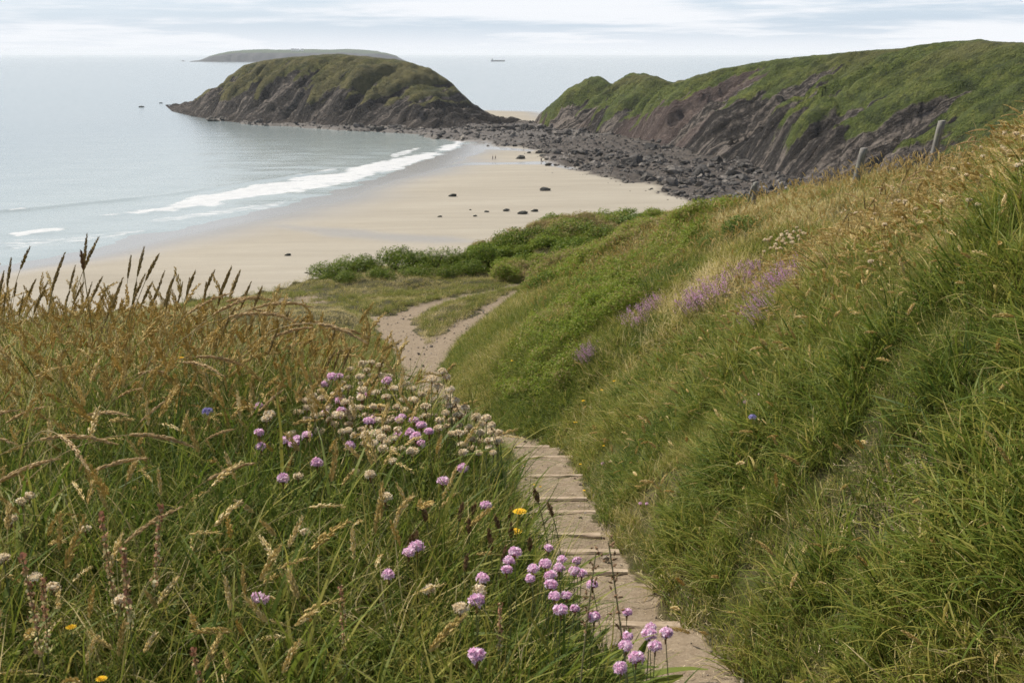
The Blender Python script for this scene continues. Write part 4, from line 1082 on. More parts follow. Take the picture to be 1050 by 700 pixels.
# ================================================================ fence posts on the right hill
m_post, t = material('weathered_post')
O = t.obj()
gn = t.noise(t.mapping(O, scale=(26, 26, 2.0)), 2.0, 5, .6); lich = t.noise(O, 14, 4, .6)
c = t.ramp(gn, [(.3, (.10, .095, .085)), (.55, (.22, .21, .19)), (.75, (.33, .32, .29))])
c = t.mix(t.rng(lich, .55, .68), c, (.24, .25, .16))
finish(t, principled(t, c, .9, .15, t.bump(gn, .6, .01)))
def post(u, v, y0, r, tilt, lab, hgt=None, cat='fence post'):
    a, dy, dz = ray(u, v); t_ = y0 / dy; xt, zt = float(a * t_), EYE + float(dz * t_)
    xb = xt - math.sin(tilt) * 1.0
    zb_ = gz1(xb, y0) - .05
    h = (zt - zb_) if hgt is None else hgt
    bm = bmesh.new(); rings = []
    for i in range(9):
        z = h * i / 8
        rr_ = r * (1.06 - .08 * i / 8)
        rings.append([bm.verts.new((math.cos(q_) * rr_ * (1 + .06 * math.sin(3 * q_ + i)), math.sin(q_) * rr_, z + (0 if i < 8 else .015 * math.cos(q_)))) for q_ in np.arange(10) * 2 * math.pi / 10])
    for a_, b_ in zip(rings[:-1], rings[1:]):
        for i in range(10): bm.faces.new((a_[i], a_[(i + 1) % 10], b_[(i + 1) % 10], b_[i]))
    top = bm.verts.new((0, 0, h + .012))
    for i in range(10): bm.faces.new((rings[-1][i], rings[-1][(i + 1) % 10], top))
    me = bpy.data.meshes.new('fence_post'); bm.to_mesh(me); bm.free()
    for p in me.polygons: p.use_smooth = len(p.vertices) == 4
    o = link_mesh('fence_post', me, [m_post]); o.location = (xt - math.sin(tilt) * h, y0, zt - h * math.cos(tilt)); o.rotation_euler = (0, tilt, 0)
    tag(o, lab, cat, 'fence posts on the right hill'); return o
post(966, 124, 21.0, .065, .16, 'nearest grey fence post, farthest right, rising out of the golden grass crest')
post(886, 152, 23.5, .075, .17, 'thicker leaning grey fence post, second from the right on the grass crest')
post(801, 187, 27.0, .055, .03, 'short upright fence post above the bright scrub, third from the right')
post(774.5, 187, 27.0, .055, .02, 'upright fence post with a leaning brace, farthest left on the skyline')
post(772.5, 190, 26.8, .035, .30, 'thin leaning brace propping the farthest left fence post', None, 'post brace')

# ================================================================ bushes
def bush_meshes(seed, Wx, Wy, H, n=2600, ls=.10):
    r_ = np.random.default_rng(seed)
    lobes = []
    for _ in range(11):
        a = r_.uniform(0, 6.28); q_ = r_.uniform(0, .75) ** .7
        lobes.append((math.cos(a) * q_ * Wx * .5, math.sin(a) * q_ * Wy * .5, H * r_.uniform(.12, .55) * (1 - .3 * q_), r_.uniform(.22, .36)))
    mb = MB()
    for _ in range(n):
        lx, ly, lz, lr = lobes[r_.integers(0, 11)]
        d = r_.normal(size=3); d[2] = abs(d[2]) * .9 - .25; d /= np.linalg.norm(d)
        sc = np.array([Wx * lr * .75, Wy * lr * .75, H * .46])
        p = np.array([lx, ly, lz]) + d * sc * r_.uniform(.7, 1.08)
        p[2] = abs(p[2] + .02) - .02
        nrm = d + r_.normal(size=3) * .55; nrm /= np.linalg.norm(nrm)
        a = np.cross(nrm, r_.normal(size=3)); a /= np.linalg.norm(a); b = np.cross(nrm, a)
        L = ls * r_.uniform(.6, 1.4); W_ = L * r_.uniform(.4, .7)
        mb.add([p - a * L * .5, p - b * W_ * .5, p + a * L * .5, p + b * W_ * .5], [(0, 1, 2), (0, 2, 3)], r_.uniform(0, 1), .5, 0)
    st = MB()
    for _ in range(9):
        a = r_.uniform(0, 6.28)
        pts = curve_pts(H * .8, a, r_.uniform(.2, .8), .4, 5) * np.array([1.4, 1.4, 1]) + np.array([0, 0, -.08])
        tube(st, pts, .03, .008, 0, .5, 5)
    return mb, st
def bush_leaf(name, stops):
    m = veg_mat(name, stops, .3, .55, None, False, 1.0); return m
m_gorse = bush_leaf('gorse_leaf', [(0, (.048, .082, .010)), (.5, (.12, .175, .018)), (.85, (.20, .255, .034)), (1, (.24, .22, .06))])
m_bright = bush_leaf('bramble_leaf', [(0, (.055, .092, .016)), (.5, (.12, .18, .028)), (1, (.20, .25, .05))])
m_tan = bush_leaf('dead_bush_twigs', [(0, (.10, .075, .035)), (.5, (.19, .145, .075)), (1, (.29, .23, .13))])
BUSH = []
for i in range(4):
    f_, s_ = bush_meshes(400 + i, 1.0, .8, .45, 4200, .030)
    BUSH.append((f_, s_))
BM = {}
def bush(u, v, wpx, hpx, kind, lab, grp='bushes and scrub on the terrace rim and mound', var=0):
    """u, v: foot of the bush in the photo"""
    x_, y_, z_ = on_ground(u, v + 3); t_ = y_ * CP - (z_ - EYE) * SP
    root = empty('bush', (x_, y_, z_ - .12), var * 1.3)
    key = (var % 4, kind)
    if key not in BM:
        f_, s_ = BUSH[var % 4]
        a = f_.mesh('foliage'); a.materials.append({'g': m_gorse, 'b': m_bright, 't': m_tan}[kind]); b = s_.mesh('stems'); b.materials.append(m_twig); BM[key] = (a, b)
    a = link_mesh('foliage', BM[key][0], (), root); b = link_mesh('stems', BM[key][1], (), root)
    w_ = wpx * t_ / F; h_ = hpx * 1.2 * t_ / F
    root.scale = (w_, w_ * .9, h_ / .42)
    tag(root, lab, 'bush', grp)
BUSHES = [(262, 289, 48, 15, 'g', 'small low bush alone at the left end of the terrace rim, above the bare ledge'),
 (336, 280, 62, 15, 'g', 'leftmost bush of the dark row along the terrace rim'), (372, 276, 60, 19, 'g', 'second bush from the left in the dark row along the rim'),
 (408, 274, 62, 23, 'g', 'tallest rounded bush in the middle of the dark row along the rim'), (444, 272, 58, 22, 'g', 'bush right of the tallest one in the dark row along the rim'),
 (472, 271, 44, 21, 'g', 'fifth bush from the left in the dark row along the rim'), (498, 270, 50, 24, 'g', 'rightmost bush of the dark row, below the edge of the mound'),
 (524, 256, 60, 24, 'g', 'bush on the left shoulder of the scrub mound'), (560, 248, 60, 22, 'g', 'bush on the skyline of the mound, left of its top'),
 (602, 240, 70, 20, 'g', 'bush on the skyline of the mound, just left of its highest point'), (648, 236, 80, 20, 'b', 'bright green bush on the highest point of the scrub mound'), (692, 232, 60, 14, 'b', 'low bright bush on the right shoulder of the mound'),
 (545, 276, 60, 22, 'g', 'dark bush on the near flank of the mound where the trail vanishes'), (590, 264, 66, 22, 'g', 'dark bush in the middle of the mound flank'), (634, 256, 66, 18, 'g', 'dark bush at the right of the mound flank'), 
 (566, 292, 56, 20, 'g', 'lowest dark bush on the mound flank, next to the bracken drift'), (672, 250, 50, 15, 'g', 'dark bush below the right shoulder of the mound'),
 (694, 250, 26, 13, 't', 'tan dead bush above the purple flowers, left of two'), (716, 242, 32, 14, 't', 'tan dead bush above the purple flowers, right of two'),
 (770, 236, 62, 22, 'b', 'bright green bush on the right skyline below the fence posts'), (806, 222, 54, 17, 'b', 'bright green bush on the right skyline next to the golden grass'), (740, 246, 50, 18, 'b', 'bright green bush spilling down from the right skyline'),
 (354, 284, 44, 12, 'g', 'low bush in front of the gap between the first and second rim bushes'), (391, 282, 40, 12, 'g', 'low bush in front of the second and third rim bushes'), (428, 280, 46, 14, 'g', 'low bush in front of the tallest rounded rim bush'), (459, 278, 40, 13, 'g', 'low bush in front of the fourth and fifth rim bushes'), (486, 277, 44, 16, 'g', 'low bush in front of the right end of the rim row')]
for i, (u, v, a, b, k_, lab) in enumerate(BUSHES):
    if lab: bush(u, v, a, b, k_, lab, var=i)

# ================================================================ flowers
frng = np.random.default_rng(21)
FU = lambda a, b: float(frng.uniform(a, b))
m_fstem = veg_mat('flower_stalk', [(0, (.14, .18, .075)), (.6, (.22, .235, .11)), (1, (.29, .25, .13))], .2, .5, None, False, 1.0)
m_pink = veg_mat('thrift_petal', [(0, (.78, .46, .66)), (.5, (.89, .64, .79)), (1, (.96, .82, .90))], .35, .6, None, False, 1.0)
m_cream = veg_mat('papery_petal', [(0, (.64, .51, .33)), (.5, (.83, .71, .50)), (1, (.92, .84, .67))], .3, .7, None, False, 1.0)
m_bract = veg_mat('papery_bract', [(0, (.20, .10, .05)), (1, (.36, .22, .12))], .2, .7, None, False, 1.0)
m_yel = veg_mat('yellow_petal', [(0, (.85, .50, .03)), (1, (.95, .72, .06))], .3, .6, None, False, 1.0)
def ball_head(mb, c, R_, n, pet, dome=.15, flat=.8):
    R_ = R_ * FU(.82, 1.12); flat = flat * FU(.75, 1.1); bald = frng.normal(size=3); bald /= np.linalg.norm(bald); cut = FU(.55, 1.2); lob = frng.normal(size=(3, 3))
    for _ in range(n):
        d = frng.normal(size=3); d[2] = abs(d[2]) * 1.1 - dome; d /= np.linalg.norm(d)
        if d.dot(bald) > cut: continue
        p = c + d * np.array([R_, R_, R_ * flat]) * FU(.74, 1.12) * (1 + .10 * math.sin(3 * d.dot(lob[0])) + .08 * math.sin(4 * d.dot(lob[1])))
        a = np.cross(d, frng.normal(size=3)); a /= np.linalg.norm(a); b = np.cross(d, a); r_ = FU(0, 1)
        for k in range(5):
            an = k * 1.2566 + FU(-.2, .2)
            pet_ = pet * FU(.7, 1.3); e = a * math.cos(an) + b * math.sin(an); s = -a * math.sin(an) + b * math.cos(an)
            mb.add([p - d * pet * .2, p + e * pet_ * .55 + s * pet * .36 + d * pet * .25, p + e * pet_ + d * pet_ * .45, p + e * pet_ * .55 - s * pet * .36 + d * pet * .25], [(0, 1, 2, 3)], min(1, max(0, r_ + FU(-.25, .25))), .5, 0)
def core(mb, c, R_, flat=.8):
    v = []; f = []
    for i in range(5):
        th = math.pi * (i + .5) / 5
        for k in range(8): v.append(c + R_ * np.array([math.sin(th) * math.cos(k * .785), math.sin(th) * math.sin(k * .785), math.cos(th) * flat]))
    for i in range(4):
        for k in range(8): f.append((i * 8 + k, i * 8 + (k + 1) % 8, (i + 1) * 8 + (k + 1) % 8, (i + 1) * 8 + k))
    mb.add(v, f, .2, .5, 0)
def thrift_proto(kind, L):
    lean = FU(.02, .22); az = FU(0, 6.28)
    st = MB(); pts = curve_pts(L, az, lean, FU(-.25, .35), 9); tube(st, pts, .0013, .0010, 0, FU(0, 1), 5)
    top = pts[-1] + np.array([0, 0, .004])
    hd = MB(); br = MB()
    if kind == 'pink':
        core(hd, top + [0, 0, .002], .0075); ball_head(hd, top + [0, 0, .002], .0105, 44, .0052)
    else:
        core(hd, top, .0085, .7); ball_head(hd, top, .0112, 40, .0050, .45, .72)
    for k in range(9):
        an = k * .698; e = np.array([math.cos(an), math.sin(an), 0]); s = np.array([-e[1], e[0], 0])
        b0 = top - np.array([0, 0, .0075])
        br.add([b0 - s * .001, b0 + s * .001, b0 + e * .0085 + s * .0035 + [0, 0, .0055], b0 + e * .0095 + [0, 0, .008], b0 + e * .0085 - s * .0035 + [0, 0, .0055]], [(0, 1, 2, 3, 4)], FU(0, 1), .5, 0)
    tube(br, np.array([top - [0, 0, .018], top - [0, 0, .006]]), .0014, .0026, 0, .3, 6)
    return (st.mesh('stem'), hd.mesh('flower_head'), br.mesh('bracts'), pts[-1])
PR = {'pink': [], 'cream': []}
LENS = [.12, .15, .18, .21, .24, .27, .31, .36]
for kind in PR:
    for L in LENS:
        for _ in range(3):
            a, b, c_, tip = thrift_proto(kind, L)
            a.materials.append(m_fstem); b.materials.append(m_pink if kind == 'pink' else m_cream); c_.materials.append(m_bract)
            PR[kind].append((L, a, b, c_, tip))
def ray_hit(u, v, lift, ymin=1.25, ymax=3.6):
    """first place along the line of sight, on the left bank, where a stalk `lift` tall reaches it"""
    a, dy, dz = ray(u, v); tt_ = np.linspace(1.2, 4.2, 900)
    yy = dy * tt_
    gap = dz * tt_ - ground_rel(a * tt_, yy)
    for extra in np.arange(0, .30, .02):
        ok = (gap < lift + extra) & (yy > ymin) & (yy < ymax)
        if ok.any():
            i = int(np.argmax(ok)); return float(a * tt_[i]), float(yy[i]), EYE + float(dz * tt_[i]), float(gap[i])
    return None
def thrift(kind, u, v, lab, grp, lift=None, near=True, scale=1.0):
    if near:
        h = ray_hit(u, v, FU(.17, .25) if lift is None else lift)
        if h is None: return None
        x_, y_, z_, gap = h
    else:
        gap = lift or .25
        x_, y_, z_ = on_ground(u, v, lift=gap)
    L, a, b, c_, tip = min(PR[kind], key=lambda p: abs(p[0] - gap / scale) + FU(0, .03))
    rz = FU(0, 6.28); s = scale * FU(.8, 1.12)
    # drop the foot so that the flower itself sits where it was aimed
    cx = math.cos(rz) * tip[0] - math.sin(rz) * tip[1]; cy = math.sin(rz) * tip[0] + math.cos(rz) * tip[1]
    root = empty('thrift_flower', (x_ - cx * s, y_ - cy * s, z_ - tip[2] * s), rz, s)
    link_mesh('stem', a, (), root); link_mesh('flower_head', b, (), root); link_mesh('bracts', c_, (), root)
    tag(root, lab, 'thrift flower', grp); return root
cropA = lambda x_, y_: (340 + x_ / 2.692, 440 + y_ / 2.692)
cropB = lambda x_, y_: (250 + x_ / 2.694, 360 + y_ / 2.694)
cropC = lambda x_, y_: (x_ / 2.69, 440 + y_ / 2.69)
LP = 'fresh pink thrift in the bunch standing in front of the lower path steps'
for q_ in [(598, 335), (490, 370), (483, 395), (590, 380), (557, 392), (548, 418), (604, 412), (636, 365), (628, 390), (678, 370), (670, 398), (605, 437), (615, 468), (648, 465), (632, 507), (672, 502), (505, 348), (690, 405)]:
    thrift('pink', *cropA(*q_), LP, 'pink thrift in front of the lower steps', .24, scale=.78)
LP2 = 'pink thrift in the small cluster at the bottom edge, over the bare path'
for q_ in [(815, 512), (880, 553), (877, 575), (922, 572), (893, 607), (817, 578), (812, 605), (840, 640), (798, 668)]:
    thrift('pink', *cropA(*q_), LP2, 'pink thrift over the bottom of the path', .27, scale=.85)
for q_, lab in [((720, 435), 'single pink thrift on the right side of the bunch by the steps, standing clear'), ((724, 528), 'small pink thrift below and right of the bunch by the steps'), ((418, 420), 'pink thrift left of the bunch by the steps, above a cream dried head'),
                ((400, 483), 'pink thrift low on the left of the bunch by the steps'), ((400, 635), 'large pink thrift alone in the green grass at the bottom edge'), ((158, 410), 'pink thrift alone in the grass left of a leaning pair'),
                ((235, 334), 'right flower of a leaning pair of pink thrift in mid bank'), ((213, 348), 'left flower of a leaning pair of pink thrift in mid bank'), ((425, 218), 'small pale pink thrift among brown plantain heads beside the steps'), ((308, 152), 'pink thrift standing below the cream cluster'), ((362, 117), 'small pink thrift below the right end of the cream cluster')]:
    thrift('pink', *cropA(*q_), lab, 'scattered pink thrift on the left bank', .2)
LP3 = 'pink thrift flowering among the cream dried heads on the left bank'
for q_ in [(42, 157), (42, 232), (47, 270), (121, 255), (150, 250), (175, 238), (140, 262), (203, 317), (293, 268), (108, 360), (220, 98), (264, 145), (224, 177), (270, 170), (260, 185), (328, 133), (358, 197), (437, 187), (430, 195), (460, 232), (470, 198), (490, 212), (512, 228), (428, 240), (475, 245), (488, 263), (265, 75), (245, 78), (395, 90), (345, 200)]:
    thrift('pink', *cropB(*q_), LP3, 'pink thrift among the dried heads')
LC = 'cream dried thrift head in the dense cluster on the left bank'
pts_ = [(62, 190), (72, 178), (135, 232), (210, 223), (432, 100), (490, 122), (574, 156), (588, 182), (560, 75), (548, 60), (412, 307), (350, 345), (308, 335), (436, 272), (465, 280), (410, 190), (385, 272), (290, 75), (350, 70), (325, 92), (362, 118)]
poly_c = [(150, 150), (200, 100), (290, 50), (350, 20), (400, 60), (470, 95), (560, 55), (600, 140), (660, 190), (700, 215), (690, 290), (640, 290), (610, 245), (555, 235), (500, 190), (450, 150), (440, 285), (330, 260), (230, 220), (150, 195)]
pts_ += [(585 + FU(0, 118), 172 + FU(0, 125)) for _ in range(14)] + [(520, 80), (536, 100), (570, 110), (585, 140), (612, 160), (640, 185), (660, 205), (684, 225), (698, 250), (680, 270), (650, 250), (622, 215)]
tries = 0
while len(pts_) < 140 and tries < 4000:
    tries += 1; q_ = (FU(140, 705), FU(20, 295))
    if not inside(np.array([q_[0]]), np.array([q_[1]]), poly_c)[0]: continue
    if min((q_[0] - p[0]) ** 2 + (q_[1] - p[1]) ** 2 for p in pts_) < 18 ** 2: continue
    pts_.append(q_)
for q_ in pts_:
    thrift('cream', *cropB(*q_), LC, 'dried thrift heads of the left bank cluster', scale=.9)
for q_, lab in [((80, 187), 'upper head of a pair of dried cream thrift at the left edge'), ((60, 203), 'lower head of a pair of dried cream thrift at the left edge'), ((30, 252), 'wide dried cream thrift at the left edge, below the pair'), ((10, 360), 'dried cream thrift cut by the left edge of the photo'),
                ((235, 277), 'dried cream thrift alone in the grass at left, right of the pair'), ((148, 440), 'dried pinkish thrift behind the reddish sorrel spike'), ((335, 477), 'ragged brownish dried thrift in the lower left grass'), ((843, 288), 'cream dried thrift standing clear below the cluster'),
                ((822, 133), 'small cream dried thrift left of the standing pink ones'), ((95, 412), 'brown dried thrift beside the reddish sorrel spike')]:
    thrift('cream', *cropC(*q_), lab, 'scattered dried thrift on the left bank', .2, scale=.9)
thrift('pink', *cropC(718, 475), 'faded pink thrift in the lower left grass above broad blades', 'scattered pink thrift on the left bank', .16)
for q_, lab in [((410, 450), 'cream dried thrift between pink ones left of the steps'), ((268, 445), 'brownish dried thrift in the grass below the leaning pink pair'), ((148, 193), 'tan dried thrift below the cream cluster, above the plantain heads'), ((105, 128), 'cream dried thrift left of the path, under the cluster'), ((170, 92), 'cream dried thrift standing tall under the cluster'), ((355, 500), 'small cream dried thrift bent low beside the pink bunch')]:
    thrift('cream', *cropA(*q_), lab, 'scattered dried thrift on the left bank', .2)
for u, v, lab in [(656.5, 517, 'left of two small pink thrift on the green bank right of the steps'), (663, 517.5, 'right of two small pink thrift on the green bank right of the steps'), (618, 476, 'pink thrift beside a pale one right of the upper steps'), (779, 406, 'pale pink flower head up the right bank beside a violet one'), (764, 414, 'pink flower head up the right bank, left of the violet one')]:
    thrift('pink', u, v, lab, 'thrift on the right bank', .16, False, 1.5)
thrift('cream', 626, 473.5, 'pale dried thrift right of the upper steps', 'thrift on the right bank', .16, False, 1.5)
for _ in range(34):
    a_ = FU(0, 1); thrift('cream', 786 + 42 * a_ + FU(-6, 6), 253 - 14 * a_ + FU(-7, 7), 'whitish dried thrift in the patch on the right hill above the purple flowers', 'dried thrift patch on the right hill', .25, False, 2.1)
for _ in range(60):
    a_ = FU(0, 1); u = 860 + 190 * a_; v = 205 - 85 * a_ + 8 + abs(frng.normal()) * 26
    thrift('cream', u, v, 'dried pinkish thrift among the golden grass near the right crest', 'dried thrift along the right crest', FU(.3, .42), False, 1.5)

# yellow hawkbit flowers
def hawk_proto(L):
    st = MB(); pts = curve_pts(L, FU(0, 6.28), .12, .15, 7); tube(st, pts, .0012, .0009, 0, .4, 4)
    hd = MB(); top = pts[-1]
    for ring, (r_, n_, zz_) in enumerate([(.012, 16, .002), (.0085, 12, .004), (.005, 8, .0055)]):
        for k in range(n_):
            an = k * 6.283 / n_ + ring * .3; e = np.array([math.cos(an), math.sin(an), 0]); s = np.array([-e[1], e[0], 0])
            hd.add([top + e * .001 + [0, 0, zz_ * .5], top + e * r_ * .8 + s * .0017 + [0, 0, zz_], top + e * r_ + [0, 0, zz_ * .8], top + e * r_ * .8 - s * .0017 + [0, 0, zz_]], [(0, 1, 2, 3)], FU(0, 1), .5, 0)
    a, b = st.mesh('stem'), hd.mesh('flower_head'); a.materials.append(m_fstem); b.materials.append(m_yel); return a, b, pts[-1]
HK = [hawk_proto(.12), hawk_proto(.16)]
YEL = [(538, 478, 'yellow flower at the left edge of the upper steps'), (548, 497, 'left one of two yellow flowers close together by the steps'), (554, 499, 'right one of two yellow flowers close together by the steps'), (533, 526, 'small yellow flower left of the middle steps'), (528, 546, 'largest yellow flower left of the middle steps'),
       (619, 457, 'yellow flower up the bank right of the top step'), (595, 476, 'yellow flower at the right edge of the upper steps'), (599, 503, 'yellow flower at the right edge of the path, lower down'), (630, 391, 'yellow flower on the right bank, level with the far trail'), (598, 411, 'yellow flower on the right bank above the top step'), (590, 433, 'pale yellow flower on the right bank close to the top step'), (525, 370, 'yellow flower on the right bank near the foot of the bracken'), (617, 400, 'yellow flower on the right bank between two others')]
for k, (u, v, lab) in enumerate(YEL):
    a, b, tip = HK[k % 2]; s = 1.35 if v > 440 else 2.3
    x_, y_, z_ = on_ground(u, v, lift=float(tip[2]) * s)
    root = empty('yellow_flower', (x_ - tip[0] * s, y_ - tip[1] * s, z_ - tip[2] * s), 0, s)
    link_mesh('stem', a, (), root); link_mesh('flower_head', b, (), root); tag(root, lab, 'yellow flower', 'yellow flowers along the path')
for u, v, lab in [(61, 337, 'bright yellow flower in the tall grass on the left crest'), (186, 367, 'yellow flower half hidden in the grass of the left bank'), (73, 643, 'yellow flower low beside the reddish sorrel spike'), (104, 696, 'yellow flower at the bottom edge in the left corner')]:
    h = ray_hit(u, v, .2, 1.2, 4.6)
    if h:
        a, b, tip = HK[0]; s = .72
        root = empty('yellow_flower', (h[0] - tip[0] * s, h[1] - tip[1] * s, h[2] - tip[2] * s), 0, s)
        link_mesh('stem', a, (), root); link_mesh('flower_head', b, (), root); tag(root, lab, 'yellow flower', 'yellow flowers on the left bank')

# purple flowering patches on the right hill
def purple_patch(n, Rx, Ry):
    hd = MB(); st = MB()
    for _ in range(n):
        a = FU(0, 6.28); q_ = math.sqrt(FU(0, 1)) * (1 + .25 * math.sin(3 * a)); px0 = np.array([math.cos(a) * q_ * Rx, math.sin(a) * q_ * Ry, 0])
        L = FU(.22, .36); pts = curve_pts(L, FU(0, 6.28), FU(.05, .4), .4, 4) + px0
        tube(st, pts, .002, .0014, 0, FU(0, 1))
        for k in range(10):
            p = pts[-1] + frng.normal(size=3) * np.array([.012, .012, .022]) + [0, 0, -.01]
            d = frng.normal(size=3); d /= np.linalg.norm(d); e = np.cross(d, frng.normal(size=3)); e /= np.linalg.norm(e)
            Lp = FU(.010, .020)
            hd.add([p, p + d * Lp * .6 + e * Lp * .35, p + d * Lp, p + d * Lp * .6 - e * Lp * .35], [(0, 1, 2, 3)], FU(0, 1), .5, 0)
    a, b = st.mesh('stems'), hd.mesh('flowers'); a.materials.append(m_fstem); b.materials.append(m_purple); return a, b
PP = [purple_patch(110, .42, .42), purple_patch(150, .5, .5), purple_patch(90, .4, .4)]
for k, (u, v, wpx, lab) in enumerate([(663, 326, 34, 'narrow purple flower patch slanting below the bracken drift'), (737, 300, 50, 'purple flower patch in the middle of the right hill'), (722, 312, 30, 'small purple patch at the lower left of the middle one'), (806, 297, 44, 'widest purple flower patch, farthest right, among tan grass'), (822, 285, 34, 'upper end of the widest purple patch on the right hill'),
      (798, 318, 34, 'lower end of the widest purple patch on the right hill'), (775, 282, 30, 'faint purple patch between the middle and right patches'), (615, 362, 20, 'small faint purple patch low near the path side of the right hill'), (680, 312, 24, 'thin purple patch continuing up from the narrow slanting one')]):
    x_, y_, z_ = on_ground(u, v, lift=.2); t_ = y_ * CP - (z_ - EYE) * SP
    a, b = PP[k % 3]; s = wpx * t_ / F / .85
    zb_ = gz1(x_, y_)
    root = empty('purple_flower_patch', (x_, y_, zb_ - .02), k * .9); root.scale = (s, s * 1.2, 1.25)
    e_ = .3; sxl = (gz1(x_ + e_, y_) - gz1(x_ - e_, y_)) / (2 * e_)
    root.rotation_euler = (0, -math.atan(sxl) * .95, 0)
    link_mesh('stems', a, (), root); link_mesh('flowers', b, (), root); tag(root, lab, 'purple flowers', 'purple flower patches on the right hill')
# violet scabious head
def scab():
    st = MB(); pts = curve_pts(.2, 2.0, .1, .1, 6); tube(st, pts, .0015, .001, 0, .4, 4); hd = MB(); core(hd, pts[-1], .008, .6); ball_head(hd, pts[-1], .011, 40, .005, .2, .6)
    return st.mesh('stem'), hd.mesh('flower_head'), pts[-1]
m_vio = veg_mat('violet_petal', [(0, (.34, .30, .60)), (1, (.50, .46, .74))], .3, .6, None, False, 1.0)
a, b, tip = scab(); a.materials.append(m_fstem); b.materials.append(m_vio)
for u, v, s, lab, nr in [(772, 428, 2.0, 'violet blue flower head alone on the right bank', 0), (213, 422, 1.0, 'small violet blue flower in the grass left of the pink thrift', 1)]:
    if nr: h = ray_hit(u, v, .2); x_, y_, z_ = h[:3]
    else: x_, y_, z_ = on_ground(u, v, lift=.2 * s)
    root = empty('violet_flower', (x_ - tip[0] * s, y_ - tip[1] * s, z_ - tip[2] * s), 0, s); link_mesh('stem', a, (), root); link_mesh('flower_head', b, (), root); tag(root, lab, 'violet flower')

# ================================================================ single stems: sorrel, plantain, dock, tall grasses
m_sor = veg_mat('sorrel_fruit', [(0, (.36, .17, .11)), (.4, (.50, .34, .19)), (.75, (.60, .56, .28)), (1, (.74, .68, .42))], .3, .6, None, False, 1.0)
m_brown = veg_mat('brown_head', [(0, (.14, .08, .042)), (.6, (.25, .145, .075)), (1, (.38, .25, .14))], .15, .7, None, False, 1.0)
m_gold = veg_mat('golden_head', [(0, (.20, .14, .052)), (.5, (.35, .26, .105)), (1, (.58, .46, .24))], .25, .6, None, False, 1.0)
m_pale = veg_mat('pale_head', [(0, (.42, .28, .12)), (.5, (.60, .44, .22)), (1, (.76, .60, .36))], .25, .6, None, False, 1.0)
m_gstem = veg_mat('tall_stem', [(0, (.15, .145, .05)), (.5, (.26, .20, .08)), (1, (.38, .30, .15))], .15, .6, None, False, 1.0)
def spike_parts(L, hl, lean, curl, kind):
    st = MB(); hd = MB(); pts = curve_pts(L + hl, FU(0, 6.28) if kind != 'grass' else 0.0, lean, curl, 18); k = int(round(18 * L / (L + hl)))
    tube(st, pts[:k + 1] if kind in ('grass', 'plantain') else pts, .0011 if kind == 'grass' else .0017, .0007 if kind == 'grass' else .001, 0, FU(0, 1), 5)
    hp = pts[k:]
    if kind == 'sorrel':
        for i in range(len(hp)):
            for _ in range(15):
                d = frng.normal(size=3); d /= np.linalg.norm(d); c0_ = hp[i] + d * FU(.002, .013) * (1 - .5 * i / len(hp)) + np.array([0, 0, FU(-.008, .008)]); e = np.cross(d, frng.normal(size=3)); e /= np.linalg.norm(e); g = np.cross(d, e); r_ = FU(.0025, .0045)
                hd.add([c0_ + r_ * (e * math.cos(q_) + g * math.sin(q_)) for q_ in np.arange(6) * 1.047], [(0, 1, 2, 3, 4, 5)], min(1, max(0, FU(0, .9) - .55 * i / len(hp) + .15)), .5, 0)
    elif kind == 'dock':
        for i in range(len(hp)):
            for _ in range(5):
                spikelet(hd, hp[i] + frng.normal(size=3) * .004, frng.normal(size=3) + [0, 0, .6], FU(.006, .012), .004, 0, FU(0, 1))
    elif kind == 'plantain':
        tube(hd, hp, .0034, .0016, 0, .2, 6); seed_head(hd, hp, .0115, 90, 0, 0, .005, .0026)
    else:
        tube(hd, hp, .0022, .0007, 0, .3, 5); seed_head(hd, hp, .0062, 110, 0, FU(0, .3), .0075, .0025, .25)
        for _ in range(2): blade(st, pts[int(FU(2, 7))], FU(0, 6.28), FU(.08, .15), .003, FU(.3, .7), FU(.6, 1.4), 5, 0)
    return st.mesh('stem'), hd.mesh('seed_head'), pts[-1]
def stem_thing(name, parts, mats, u, v, hit, lab, cat, grp, scale=1.0, rz=0.0, sx=1.0):
    a, b, tip = parts
    if not a.materials: a.materials.append(mats[0])
    if not b.materials: b.materials.append(mats[1])
    x_, y_, z_ = hit
    cx = math.cos(rz) * tip[0] - math.sin(rz) * tip[1]; cy = math.sin(rz) * tip[0] + math.cos(rz) * tip[1]
    xb, yb = x_ - cx * scale, y_ - cy * scale
    root = empty(name, (xb, yb, z_ - tip[2] * scale), rz, scale)
    link_mesh('stem', a, (), root); link_mesh('seed_head', b, (), root)
    tag(root, lab, cat, grp); return root
def at_y(u, v, y0):
    a, dy, dz = ray(u, v); t_ = y0 / dy; return float(a * t_), y0, EYE + float(dz * t_)
SO = [spike_parts(.20, .17, .06, .12, 'sorrel'), spike_parts(.20, .13, .1, -.1, 'sorrel')]
for k, (u, v, s, lab) in enumerate([(23, 572, 1.0, 'tallest reddish sorrel spike at the left edge of the photo'), (44, 598, .85, 'sorrel spike leaning right beside the tallest one'), (104, 530, .95, 'rusty sorrel spike in the grass right of the pair at the left edge'), (127, 568, .95, 'green and red sorrel spike below the rusty one'), (165, 520, .9, 'slim reddish sorrel spike, right of the others'), (350, 605, .8, 'greenish sorrel spike in the middle of the bottom grass'), (198, 668, .8, 'short sorrel spike at the bottom edge'), (513, 622, .65, 'dark red sorrel spike among the pink thrift by the steps')]):
    h = ray_hit(u, v, .33 * s, 1.25, 3.2)
    if h: stem_thing('sorrel_spike', SO[k % 2], (m_fstem, m_sor), u, v, h[:3], lab, 'sorrel', 'sorrel spikes on the left bank', s * .9, k * 1.1)
